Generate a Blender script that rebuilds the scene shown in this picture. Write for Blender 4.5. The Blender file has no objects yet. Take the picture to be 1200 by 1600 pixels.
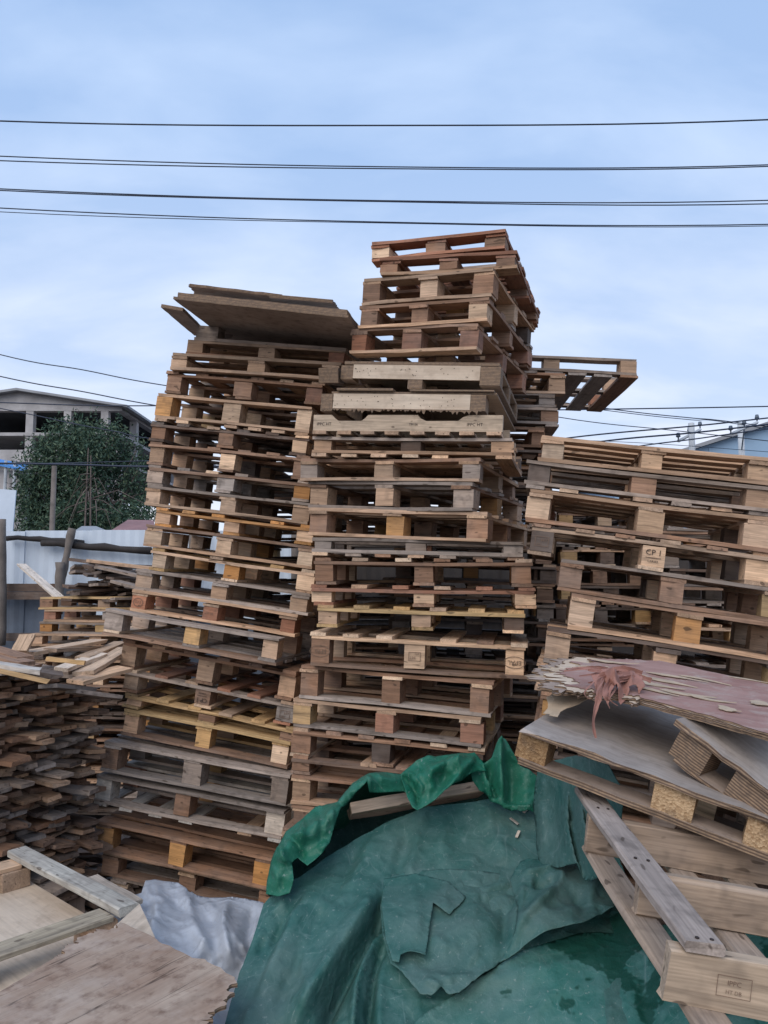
import bpy, bmesh, math, random
import numpy as np
from mathutils import Vector, Matrix, noise
from mathutils.geometry import delaunay_2d_cdt

scene = bpy.context.scene
col = scene.collection
R = math.radians

# ------------------------------------------------------------------ camera
CAM_Z = 2.25
PITCH = R(5.0)
FPX = 1200.0                        # focal length in pixels of the 1200 x 1600 photograph
cam_data = bpy.data.cameras.new("camera")
cam = bpy.data.objects.new("camera", cam_data)
col.objects.link(cam)
cam.location = (0, 0, CAM_Z)
cam.rotation_euler = (R(90) + PITCH, 0, 0)
cam_data.sensor_fit = 'VERTICAL'
cam_data.sensor_height = 24.0
cam_data.lens = 24.0 * FPX / 1600.0
cam_data.clip_start = 0.05
cam_data.clip_end = 3000
scene.camera = cam

# ------------------------------------------------------------------ sky, sun, exposure
SUN_EL, SUN_AZ = R(40), R(205)       # azimuth clockwise from +Y: behind the camera, to the left
world = bpy.data.worlds.new("World")
scene.world = world
world.use_nodes = True
wn = world.node_tree
wn.nodes.clear()
def wnode(t, **k):
    n = wn.nodes.new(t)
    for a, b in k.items():
        setattr(n, a, b)
    return n
w_out = wnode('ShaderNodeOutputWorld')
w_bg = wnode('ShaderNodeBackground')
sky = wnode('ShaderNodeTexSky', sky_type='NISHITA', sun_disc=False, sun_elevation=SUN_EL, sun_rotation=SUN_AZ,
            air_density=1.0, dust_density=1.5, ozone_density=1.5, altitude=2300)
SKY_STRENGTH = 0.10
w_bg.inputs['Strength'].default_value = SKY_STRENGTH
w_tc = wnode('ShaderNodeTexCoord')
w_sep = wnode('ShaderNodeSeparateXYZ')
wn.links.new(w_tc.outputs['Generated'], w_sep.inputs[0])
# a veil of thin cloud: noise on a flat layer overhead
w_add = wnode('ShaderNodeMath', operation='ADD'); w_add.inputs[1].default_value = 0.35
w_abs = wnode('ShaderNodeMath', operation='ABSOLUTE')
wn.links.new(w_sep.outputs['Z'], w_abs.inputs[0]); wn.links.new(w_abs.outputs[0], w_add.inputs[0])
w_dx = wnode('ShaderNodeMath', operation='DIVIDE'); w_dy = wnode('ShaderNodeMath', operation='DIVIDE')
wn.links.new(w_sep.outputs['X'], w_dx.inputs[0]); wn.links.new(w_add.outputs[0], w_dx.inputs[1])
wn.links.new(w_sep.outputs['Y'], w_dy.inputs[0]); wn.links.new(w_add.outputs[0], w_dy.inputs[1])
w_cmb = wnode('ShaderNodeCombineXYZ')
wn.links.new(w_dx.outputs[0], w_cmb.inputs[0]); wn.links.new(w_dy.outputs[0], w_cmb.inputs[1])
w_map = wnode('ShaderNodeMapping'); w_map.inputs['Scale'].default_value = (1.0, 1.9, 1.0)
w_map.inputs['Location'].default_value = (3.1, 1.7, 0.0)
wn.links.new(w_cmb.outputs[0], w_map.inputs[0])
w_n1 = wnode('ShaderNodeTexNoise'); w_n1.inputs['Scale'].default_value = 2.3
w_n1.inputs['Detail'].default_value = 6; w_n1.inputs['Roughness'].default_value = 0.5
w_n1.inputs['Distortion'].default_value = 0.25
wn.links.new(w_map.outputs[0], w_n1.inputs['Vector'])
w_r1 = wnode('ShaderNodeValToRGB')
w_r1.color_ramp.elements[0].position = 0.42; w_r1.color_ramp.elements[0].color = (0, 0, 0, 1)
w_r1.color_ramp.elements[1].position = 0.67; w_r1.color_ramp.elements[1].color = (1, 1, 1, 1)
wn.links.new(w_n1.outputs['Fac'], w_r1.inputs[0])
# cloud colour in the sky's own units (before the strength); brighter towards the horizon, as under thin cloud
w_r2 = wnode('ShaderNodeValToRGB')
cr = w_r2.color_ramp
cr.elements[0].position = 0.0; cr.elements[0].color = (0.64, 0.68, 0.76, 1)
cr.elements[1].position = 1.0; cr.elements[1].color = (0.255, 0.395, 0.655, 1)
e = cr.elements.new(0.22); e.color = (0.47, 0.575, 0.765, 1)
e = cr.elements.new(0.5); e.color = (0.325, 0.465, 0.715, 1)
wn.links.new(w_abs.outputs[0], w_r2.inputs[0])
w_sc = wnode('ShaderNodeVectorMath', operation='SCALE'); w_sc.inputs['Scale'].default_value = 1.0 / SKY_STRENGTH
wn.links.new(w_r2.outputs[0], w_sc.inputs[0])
w_veil = wnode('ShaderNodeMix', data_type='RGBA'); w_veil.inputs['Factor'].default_value = 0.90
wn.links.new(sky.outputs[0], w_veil.inputs['A']); wn.links.new(w_sc.outputs[0], w_veil.inputs['B'])
w_clsc = wnode('ShaderNodeVectorMath', operation='MULTIPLY'); w_clsc.inputs[1].default_value = (1.36, 1.21, 1.08)
wn.links.new(w_sc.outputs[0], w_clsc.inputs[0])
w_fac = wnode('ShaderNodeMath', operation='MULTIPLY'); w_fac.inputs[1].default_value = 0.85
wn.links.new(w_r1.outputs[0], w_fac.inputs[0])
w_mix = wnode('ShaderNodeMix', data_type='RGBA')
wn.links.new(w_fac.outputs[0], w_mix.inputs['Factor'])
wn.links.new(w_veil.outputs['Result'], w_mix.inputs['A']); wn.links.new(w_clsc.outputs[0], w_mix.inputs['B'])
wn.links.new(w_mix.outputs['Result'], w_bg.inputs['Color'])
wn.links.new(w_bg.outputs[0], w_out.inputs[0])

sun_data = bpy.data.lights.new("sun", 'SUN')
sun_data.energy = 1.5
sun_data.angle = R(50)
sun_data.color = (1.0, 0.91, 0.80)
sun = bpy.data.objects.new("sun", sun_data)
col.objects.link(sun)
sd = Vector((math.sin(SUN_AZ) * math.cos(SUN_EL), math.cos(SUN_AZ) * math.cos(SUN_EL), math.sin(SUN_EL)))
sun.rotation_euler = sd.to_track_quat('Z', 'Y').to_euler()

vs = scene.view_settings
vs.view_transform = 'Standard'; vs.look = 'None'; vs.gamma = 1.0; vs.use_curve_mapping = False
vs.exposure = 0.45
scene.cycles.use_denoising = True
scene.cycles.max_bounces = 5
scene.cycles.diffuse_bounces = 2

# ------------------------------------------------------------------ helpers
FWD = Vector((0, math.cos(PITCH), math.sin(PITCH)))
UP = Vector((0, -math.sin(PITCH), math.cos(PITCH)))
CAM = Vector((0, 0, CAM_Z))
def ray(px, py):
    return FWD + Vector((1, 0, 0)) * ((px - 600) / FPX) + UP * ((800 - py) / FPX)
def at(px, py, Y):
    """world point that stands Y metres in front of the camera, seen at px, py of the photograph"""
    d = ray(px, py)
    return CAM + d * (Y / d.y)

def setp(o, label=None, cat=None, group=None, kind=None):
    if label: o['label'] = label
    if cat: o['category'] = cat
    if group: o['group'] = group
    if kind: o['kind'] = kind
    return o
def empty(name, loc=(0, 0, 0)):
    o = bpy.data.objects.new(name, None)
    o.empty_display_size = 0.1
    col.objects.link(o)
    o.location = loc
    return o
def mesh_from(name, verts, faces, mat=None, smooth=False):
    me = bpy.data.meshes.new(name)
    me.from_pydata([tuple(v) for v in verts], [], faces)
    me.update()
    if mat: me.materials.append(mat)
    if smooth:
        me.polygons.foreach_set('use_smooth', [True] * len(me.polygons))
    return me
def obj(name, me, parent=None, color=None, mw=None, loc=None):
    o = bpy.data.objects.new(name, me)
    col.objects.link(o)
    if color is not None: o.color = color
    if parent is not None:
        o.parent = parent
    if mw is not None: o.matrix_basis = mw
    if loc is not None: o.location = loc
    return o
def axes_matrix(o, X, Y, Z):
    m = Matrix.Identity(4)
    for i, a in enumerate((X, Y, Z)):
        for j in range(3): m[j][i] = a[j]
    for j in range(3): m[j][3] = o[j]
    return m
def frame_from(X, up=Vector((0, 0, 1))):
    X = X.normalized()
    Y = up.cross(X).normalized()
    Z = X.cross(Y).normalized()
    return X, Y, Z

class MB:
    """collects simple shapes into one mesh"""
    def __init__(s): s.v = []; s.f = []
    def add(s, v, f):
        b = len(s.v); s.v += [tuple(x) for x in v]; s.f += [tuple(i + b for i in q) for q in f]
    def box(s, x0, x1, y0, y1, z0, z1):
        s.add([(x0,y0,z0),(x1,y0,z0),(x1,y1,z0),(x0,y1,z0),(x0,y0,z1),(x1,y0,z1),(x1,y1,z1),(x0,y1,z1)],
              [(0,3,2,1),(4,5,6,7),(0,1,5,4),(1,2,6,5),(2,3,7,6),(3,0,4,7)])
    def tube(s, pts, rad, n=8, cap=True):
        pts = [Vector(p) for p in pts]
        rad = rad if isinstance(rad, (list, tuple)) else [rad] * len(pts)
        b = len(s.v)
        for i, p in enumerate(pts):
            t = (pts[min(i+1, len(pts)-1)] - pts[max(i-1, 0)]).normalized()
            u = t.cross(Vector((0, 0, 1)))
            if u.length < 1e-3: u = t.cross(Vector((1, 0, 0)))
            u.normalize(); w = t.cross(u)
            for k in range(n):
                a = 2 * math.pi * k / n
                s.v.append(tuple(p + (u * math.cos(a) + w * math.sin(a)) * rad[i]))
        for i in range(len(pts) - 1):
            for k in range(n):
                s.f.append((b+i*n+k, b+i*n+(k+1)%n, b+(i+1)*n+(k+1)%n, b+(i+1)*n+k))
        if cap:
            s.f.append(tuple(b + k for k in reversed(range(n))))
            s.f.append(tuple(b + (len(pts)-1)*n + k for k in range(n)))
    def build(s, name, mat, parent=None, smooth=False, color=None):
        return obj(name, mesh_from(name, s.v, s.f, mat, smooth), parent, color)

# ------------------------------------------------------------------ materials
def new_mat(name):
    m = bpy.data.materials.new(name)
    m.use_nodes = True
    nt = m.node_tree
    nt.nodes.clear()
    out = nt.nodes.new('ShaderNodeOutputMaterial')
    bs = nt.nodes.new('ShaderNodeBsdfPrincipled')
    nt.links.new(bs.outputs[0], out.inputs[0])
    return m, nt, bs
class NT:
    def __init__(s, nt): s.nt = nt
    def n(s, t, **k):
        n = s.nt.nodes.new('ShaderNode' + t)
        for a, b in k.items(): setattr(n, a, b)
        return n
    def l(s, a, b): s.nt.links.new(a, b)
    def math(s, op, a, b=None, clamp=False):
        n = s.n('Math', operation=op, use_clamp=clamp)
        for i, x in enumerate((a, b)):
            if x is None: continue
            if isinstance(x, (int, float)): n.inputs[i].default_value = x
            else: s.l(x, n.inputs[i])
        return n.outputs[0]
    def vmath(s, op, a, b):
        n = s.n('VectorMath', operation=op)
        for i, x in enumerate((a, b)):
            if isinstance(x, (tuple, list)): n.inputs[i].default_value = x
            else: s.l(x, n.inputs[i])
        return n.outputs[0]
    def noise(s, vec, scale, detail=4, rough=0.55, dist=0.0):
        n = s.n('TexNoise')
        n.inputs['Scale'].default_value = scale; n.inputs['Detail'].default_value = detail
        n.inputs['Roughness'].default_value = rough; n.inputs['Distortion'].default_value = dist
        s.l(vec, n.inputs['Vector'])
        return n.outputs['Fac']
    def ramp(s, fac, stops):
        n = s.n('ValToRGB')
        e = n.color_ramp.elements
        while len(e) < len(stops): e.new(0.5)
        for i, (p, c) in enumerate(stops):
            e[i].position = p
            e[i].color = (c, c, c, 1) if isinstance(c, (int, float)) else (*c, 1)
        s.l(fac, n.inputs[0])
        return n.outputs[0]
    def mix(s, fac, a, b, blend='MIX'):
        n = s.n('Mix', data_type='RGBA', blend_type=blend)
        for k, x in (('Factor', fac), ('A', a), ('B', b)):
            i = n.inputs[k] if k != 'Factor' else n.inputs[0]
            if k != 'Factor': i = [q for q in n.inputs if q.name == k and q.type == 'RGBA'][0]
            if isinstance(x, (int, float)): i.default_value = x
            elif isinstance(x, (tuple, list)): i.default_value = (*x, 1)
            else: s.l(x, i)
        return [q for q in n.outputs if q.type == 'RGBA'][0]
    def bump(s, h, bs, strength, dist):
        n = s.n('Bump'); n.inputs['Strength'].default_value = strength; n.inputs['Distance'].default_value = dist
        s.l(h, n.inputs['Height']); s.l(n.outputs[0], bs.inputs['Normal'])
    def objvec(s):
        tc = s.n('TexCoord'); oi = s.n('ObjectInfo')
        c = s.n('CombineXYZ')
        s.l(s.math('MULTIPLY', oi.outputs['Random'], 37.0), c.inputs[0])
        s.l(s.math('MULTIPLY', oi.outputs['Random'], 91.0), c.inputs[1])
        s.l(s.math('MULTIPLY', oi.outputs['Random'], 53.0), c.inputs[2])
        return s.vmath('ADD', tc.outputs['Object'], c.outputs[0]), oi, tc

def wood_material(name, rings=False):
    """sawn timber: the object's colour is its own tone, alpha is how grey and dirty it has weathered"""
    m, nt, bs = new_mat(name)
    t = NT(nt)
    v, oi, tc = t.objvec()
    g1 = t.noise(t.vmath('MULTIPLY', v, (2.2, 34, 34)), 1.0, 3, 0.6, 0.6)
    g2 = t.noise(t.vmath('MULTIPLY', v, (9, 190, 190)), 1.0, 0, 0.5)
    bl = t.noise(v, 5.0, 2, 0.6)
    bl2 = t.noise(v, 16.0, 2, 0.6)
    spots = t.noise(t.vmath('MULTIPLY', v, (18, 44, 44)), 1.0, 0, 0.4)
    c = t.mix(1.0, oi.outputs['Color'], t.ramp(g1, [(0.24, 0.38), (0.36, 0.80), (0.55, 1.0), (0.8, 1.22)]), 'MULTIPLY')
    c = t.mix(0.5, c, t.ramp(g2, [(0.3, 0.7), (0.65, 1.15)]), 'MULTIPLY')
    # weathered grey film, in patches
    wf = t.math('MULTIPLY', t.ramp(bl, [(0.36, 0.15), (0.62, 1.0)]), oi.outputs['Alpha'])
    grey = t.mix(g1, (0.145, 0.118, 0.102), (0.31, 0.262, 0.232))
    c = t.mix(t.math('MULTIPLY', wf, 0.8), c, grey)
    # dirt
    df = t.math('MULTIPLY', t.ramp(bl2, [(0.52, 0.0), (0.72, 0.75)]), t.math('ADD', t.math('MULTIPLY', oi.outputs['Alpha'], 0.6), 0.22))
    c = t.mix(df, c, (0.045, 0.036, 0.032))
    kn = t.ramp(spots, [(0.755, 0.0), (0.80, 0.65)])
    c = t.mix(kn, c, (0.05, 0.032, 0.022))
    t.l(c, bs.inputs['Base Color'])
    bs.inputs['Roughness'].default_value = 0.82
    bs.inputs['Specular IOR Level'].default_value = 0.25
    h = t.math('ADD', t.math('MULTIPLY', g1, 0.7), t.math('MULTIPLY', g2, 0.5))
    t.bump(h, bs, 0.55, 0.003)
    return m
M = {}
M['wood'] = wood_material('sawn_wood')

def plywood_material(name, face, face2, dirt=0.5, layer=0.0042, stain=(0.07, 0.05, 0.045), cracks=False):
    """sheet with veneer layers showing on its edges (local z is the thickness)"""
    m, nt, bs = new_mat(name)
    t = NT(nt)
    v, oi, tc = t.objvec()
    sep = t.n('SeparateXYZ'); t.l(tc.outputs['Object'], sep.inputs[0])
    geo = t.n('NewGeometry')
    vt = t.n('VectorTransform', vector_type='NORMAL', convert_from='WORLD', convert_to='OBJECT')
    t.l(geo.outputs['Normal'], vt.inputs[0])
    sn = t.n('SeparateXYZ'); t.l(vt.outputs[0], sn.inputs[0])
    edge = t.math('LESS_THAN', t.math('ABSOLUTE', sn.outputs['Z']), 0.6)
    wob = t.noise(v, 30.0, 2)
    lay = t.math('FRACT', t.math('ADD', t.math('DIVIDE', sep.outputs['Z'], layer * 2), t.math('MULTIPLY', wob, 0.35)))
    lc = t.ramp(lay, [(0.0, (0.36, 0.25, 0.16)), (0.46, (0.33, 0.22, 0.14)), (0.52, (0.10, 0.065, 0.045)), (1.0, (0.17, 0.11, 0.075))])
    lc = t.mix(t.ramp(t.noise(v, 60, 3), [(0.4, 0.0), (0.7, 0.6)]), lc, (0.09, 0.07, 0.06))
    g1 = t.noise(t.vmath('MULTIPLY', v, (3, 42, 42)), 1.0, 4, 0.6, 0.8)
    b1 = t.noise(v, 4.0, 5, 0.6); b2 = t.noise(v, 17.0, 4, 0.65)
    fc = t.mix(t.ramp(b1, [(0.35, 0.0), (0.65, 1.0)]), face, face2)
    fc = t.mix(1.0, fc, t.ramp(g1, [(0.25, 0.78), (0.6, 1.0), (0.85, 1.12)]), 'MULTIPLY')
    fc = t.mix(t.math('MULTIPLY', t.ramp(b2, [(0.5, 0.0), (0.72, 1.0)]), dirt), fc, stain)
    if cracks:
        ck = t.noise(t.vmath('MULTIPLY', v, (0.9, 16, 16)), 1.0, 2, 0.5, 0.3)
        fc = t.mix(t.ramp(t.math('ABSOLUTE', t.math('SUBTRACT', ck, .46)), [(0.0, .85), (0.006, 0.0)]), fc, (0.05, 0.03, 0.022))
        fc = t.mix(t.ramp(t.noise(v, 7.0, 5, .7), [(.52, 0.0), (.70, .55)]), fc, (0.46, 0.37, 0.31))
    c = t.mix(edge, fc, lc)
    t.l(c, bs.inputs['Base Color'])
    bs.inputs['Roughness'].default_value = 0.72
    bs.inputs['Specular IOR Level'].default_value = 0.3
    t.bump(t.math('ADD', g1, t.math('MULTIPLY', lay, edge)), bs, 0.35, 0.002)
    return m
M['ply'] = plywood_material('plywood', (0.43, 0.335, 0.275), (0.32, 0.245, 0.20), 0.5)
M['ply_grey'] = plywood_material('plywood_grey', (0.42, 0.365, 0.325), (0.30, 0.255, 0.225), 0.4, stain=(0.15, 0.12, 0.10))
M['ply_pale'] = plywood_material('plywood_pale', (0.66, 0.54, 0.42), (0.56, 0.44, 0.33), 0.25, stain=(0.16, 0.10, 0.07))
M['ply_brown'] = plywood_material('plywood_brown', (0.31, 0.205, 0.145), (0.46, 0.355, 0.275), 0.7, stain=(0.13, 0.07, 0.045), cracks=True)
M['film'] = plywood_material('red_film', (0.38, 0.235, 0.205), (0.28, 0.15, 0.125), 0.75, stain=(0.40, 0.33, 0.29))

def chip_material(name, a, b):
    """pressed wood chips"""
    m, nt, bs = new_mat(name)
    t = NT(nt)
    v, oi, tc = t.objvec()
    vo = t.n('TexVoronoi'); vo.inputs['Scale'].default_value = 170; t.l(v, vo.inputs['Vector'])
    sp = t.n('SeparateColor'); t.l(vo.outputs['Color'], sp.inputs[0])
    c = t.mix(sp.outputs[0], a, b)
    c = t.mix(1.0, c, oi.outputs['Color'], 'MULTIPLY')
    b2 = t.noise(v, 22, 4)
    c = t.mix(t.ramp(b2, [(0.5, 0.0), (0.7, 0.7)]), c, (0.10, 0.065, 0.04))
    t.l(c, bs.inputs['Base Color'])
    bs.inputs['Roughness'].default_value = 0.85
    t.bump(vo.outputs['Distance'], bs, 0.6, 0.004)
    return m
M['chip'] = chip_material('pressed_chip', (0.50, 0.36, 0.22), (0.30, 0.19, 0.10))

def plain(name, c, rough=0.7, noise_amt=0.25, scale=8.0, metal=0.0, c2=None):
    m, nt, bs = new_mat(name)
    t = NT(nt)
    v, oi, tc = t.objvec()
    n = t.noise(v, scale, 5, 0.6)
    d = c2 if c2 else tuple(x * (1 - noise_amt) for x in c)
    t.l(t.mix(t.ramp(n, [(0.35, 0.0), (0.68, 1.0)]), c, d), bs.inputs['Base Color'])
    bs.inputs['Roughness'].default_value = rough
    bs.inputs['Metallic'].default_value = metal
    t.bump(n, bs, 0.2, 0.004)
    return m
M['film_strip'] = plain('film_strip', (0.36, 0.17, 0.13), 0.7, 0.4, 14.0)
M['veneer'] = plain('bare_veneer', (0.50, 0.39, 0.28), 0.8, 0.3, 20.0)
M['ink_faint'] = plain('faint_ink', (0.20, 0.125, 0.085), 0.85, 0.3, 60)
M['ink'] = plain('ink', (0.035, 0.022, 0.018), 0.8, 0.4, 60)
M['cable'] = plain('cable', (0.018, 0.030, 0.062), 0.5, 0.2, 3)
M['concrete'] = plain('concrete', (0.46, 0.44, 0.44), 0.9, 0.3, 1.2)
M['concrete_shaded'] = plain('concrete_shaded', (0.055, 0.06, 0.07), 0.95, 0.4, 1.0)  # concrete of the building's inside, with the shade put into its colour
M['zinc_roof'] = plain('zinc_roof', (0.30, 0.31, 0.33), 0.6, 0.25, 0.8)
M['sheet_blue'] = plain('blue_sheet', (0.30, 0.44, 0.60), 0.6, 0.18, 0.5)
M['sheet_white'] = plain('white_sheet', (0.62, 0.70, 0.80), 0.45, 0.16, 1.6)
M['sheet_gap_shade'] = plain('gap_shade_sheet', (0.060, 0.048, 0.042), 0.8, 0.5, 2.0)  # fence behind the stacks: shade of the gaps put into its colour
M['sheet_dark'] = plain('blue_grey_sheet', (0.13, 0.16, 0.21), 0.55, 0.35, 3.0)
M['blue_tarp'] = plain('blue_tarp', (0.05, 0.26, 0.66), 0.5, 0.2, 3.0)
M['red_roof'] = plain('red_roof', (0.30, 0.15, 0.14), 0.7, 0.35, 2.0)
M['pole_wood'] = plain('pole_wood', (0.20, 0.17, 0.15), 0.9, 0.4, 6.0)
M['pole_concrete'] = plain('pole_concrete', (0.52, 0.55, 0.58), 0.85, 0.2, 3.0)
M['earth'] = plain('earth', (0.085, 0.07, 0.06), 0.95, 0.5, 2.5)
M['bark'] = plain('bark', (0.16, 0.125, 0.11), 0.9, 0.4, 9.0)
M['porcelain'] = plain('insulator', (0.10, 0.13, 0.17), 0.3, 0.2, 10.0)
M['white_paint'] = plain('white_paint', (0.72, 0.72, 0.72), 0.6, 0.15, 20.0)
M['black_film'] = plain('black_film', (0.02, 0.021, 0.024), 0.35, 0.4, 9.0)

# ------------------------------------------------------------------ timber pieces
def board_mesh(L, w, t, rng, mat=None, rings=4, rough=0.0015, bow=0.0, chamfer=0.0, broken=0.0):
    """a sawn board along local x, a little out of true; about 30 to 60 triangles"""
    verts = []; faces = []
    n = rings
    prof = None
    for i in range(n):
        f = i / (n - 1)
        x = -L / 2 + L * f
        zb = bow * math.sin(math.pi * f)
        hw, ht = w / 2, t / 2
        dx = 0.0
        if chamfer > 0:
            c = chamfer
            p = [(-hw, -ht + c), (-hw + c, -ht), (hw - c, -ht), (hw, -ht + c), (hw, ht - c), (hw - c, ht), (-hw + c, ht), (-hw, ht - c)]
        else:
            p = [(-hw, -ht), (hw, -ht), (hw, ht), (-hw, ht)]
        wob = rng.uniform(-rough, rough) * 1.5
        for (a, b) in p:
            xx = x
            if broken and i == n - 1: xx -= rng.uniform(0, broken)
            elif i in (0, n - 1): xx += rng.uniform(-rough, rough)
            verts.append((xx, a + wob + rng.uniform(-rough, rough), b + zb + rng.uniform(-rough, rough) * 0.7))
    k = 8 if chamfer > 0 else 4
    for i in range(n - 1):
        for j in range(k):
            faces.append((i*k+j, i*k+(j+1) % k, (i+1)*k+(j+1) % k, (i+1)*k+j))
    faces.append(tuple(reversed(range(k))))
    faces.append(tuple((n-1)*k + j for j in range(k)))
    faces = [tuple(reversed(f)) for f in faces]
    return mesh_from('board', verts, faces, mat or M['wood'])
BC = {}
def cached_board(L, w, t, rng, **k):
    q = (round(L, 2), round(w, 3), round(t, 3), rng.randrange(4), k.get('chamfer', 0), k.get('mat').name if k.get('mat') else '')
    if q not in BC:
        BC[q] = board_mesh(q[0], q[1], q[2], rng, bow=rng.uniform(-.007, .007) if L > .7 else 0.0, **k)
    return BC[q]

TONE = {                       # base colours of dry timber, and how weathered it is
    'pale': ((0.68, 0.475, 0.32), 0.10), 'yellow': ((0.55, 0.35, 0.165), 0.15), 'brown': ((0.31, 0.178, 0.112), 0.26),
    'red': ((0.36, 0.170, 0.105), 0.18), 'grey': ((0.38, 0.305, 0.255), 0.6), 'dark': ((0.120, 0.078, 0.058), 0.5),
    'orange': ((0.54, 0.27, 0.10), 0.08), 'white': ((0.60, 0.52, 0.44), 0.22), 'tan': ((0.51, 0.335, 0.22), 0.20),
}
def tone(name, rng, var=0.28):
    c, a = TONE[name]
    f = 1 + rng.uniform(-var, var)
    h = rng.uniform(-0.06, 0.07)
    return (c[0] * f * (1 + h), c[1] * f, c[2] * f * (1 - h), min(1, max(0, a + rng.uniform(-0.2, 0.25))))

def text_mesh(s, size, mat):
    cu = bpy.data.curves.new('t', 'FONT'); cu.body = s; cu.size = size
    cu.align_x = 'CENTER'; cu.align_y = 'CENTER'; cu.resolution_u = 2
    o = bpy.data.objects.new('t', cu)
    col.objects.link(o)
    bpy.context.view_layer.update()
    me = bpy.data.meshes.new_from_object(o)
    bpy.data.objects.remove(o); bpy.data.curves.remove(cu)
    me.materials.clear(); me.materials.append(mat)
    return me
def ring_mesh(rx, ry, t, mat, n=28):
    v = []; f = []
    for i in range(n):
        a = 2 * math.pi * i / n
        v += [(rx*math.cos(a), ry*math.sin(a), 0), ((rx-t)*math.cos(a), (ry-t)*math.sin(a), 0)]
    for i in range(n):
        j = (i + 1) % n
        f.append((2*i, 2*j, 2*j+1, 2*i+1))
    return mesh_from('ring', v, f, mat)
def frame_mesh(w, h, t, mat):
    m = MB()
    for a in ((-w/2, w/2, -h/2, -h/2+t), (-w/2, w/2, h/2-t, h/2), (-w/2, -w/2+t, -h/2+t, h/2-t), (w/2-t, w/2, -h/2+t, h/2-t)):
        m.add([(a[0],a[2],0),(a[1],a[2],0),(a[1],a[3],0),(a[0],a[3],0)], [(0,1,2,3)])
    return mesh_from('frame', m.v, m.f, mat)
def stamp(parent, w, kind, flip=False, y=None):
    """branded marks on the front face of a block; parent's local -y is its front"""
    y = -w / 2 - 0.0060 if y is None else y
    base = Matrix.Translation((0, y, 0)) @ Matrix.Rotation(R(90), 4, 'X')
    if flip: base = base @ Matrix.Rotation(R(180), 4, 'Z')
    def put(me, dx=0, dz=0):
        obj('stamp', me, parent, mw=base @ Matrix.Translation((dx, dz, 0)))
    if kind == 'cp1':
        put(text_mesh('CP 1', 0.040, M['ink']), 0, 0.018)
        put(frame_mesh(0.075, 0.003, 0.0014, M['ink']), 0, -0.008)
        put(text_mesh('CARIER', 0.016, M['ink']), 0, -0.026)
    elif kind == 'epal':
        put(ring_mesh(0.062, 0.034, 0.0035, M['ink_faint']))
        put(text_mesh('EPAL', 0.036, M['ink_faint']))
    elif kind == 'box':
        put(frame_mesh(0.07, 0.052, 0.003, M['ink_faint']))
        put(text_mesh('HT', 0.026, M['ink_faint']), 0.012, 0.006)
        put(text_mesh('IPPC', 0.014, M['ink_faint']), -0.012, -0.016)
    elif kind == 'ring':
        put(ring_mesh(0.038, 0.030, 0.004, M['ink_faint']))
        put(text_mesh('013', 0.030, M['ink_faint']))
    elif kind == 'line':
        put(text_mesh('HT DB', 0.018, M['ink_faint']))

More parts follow.
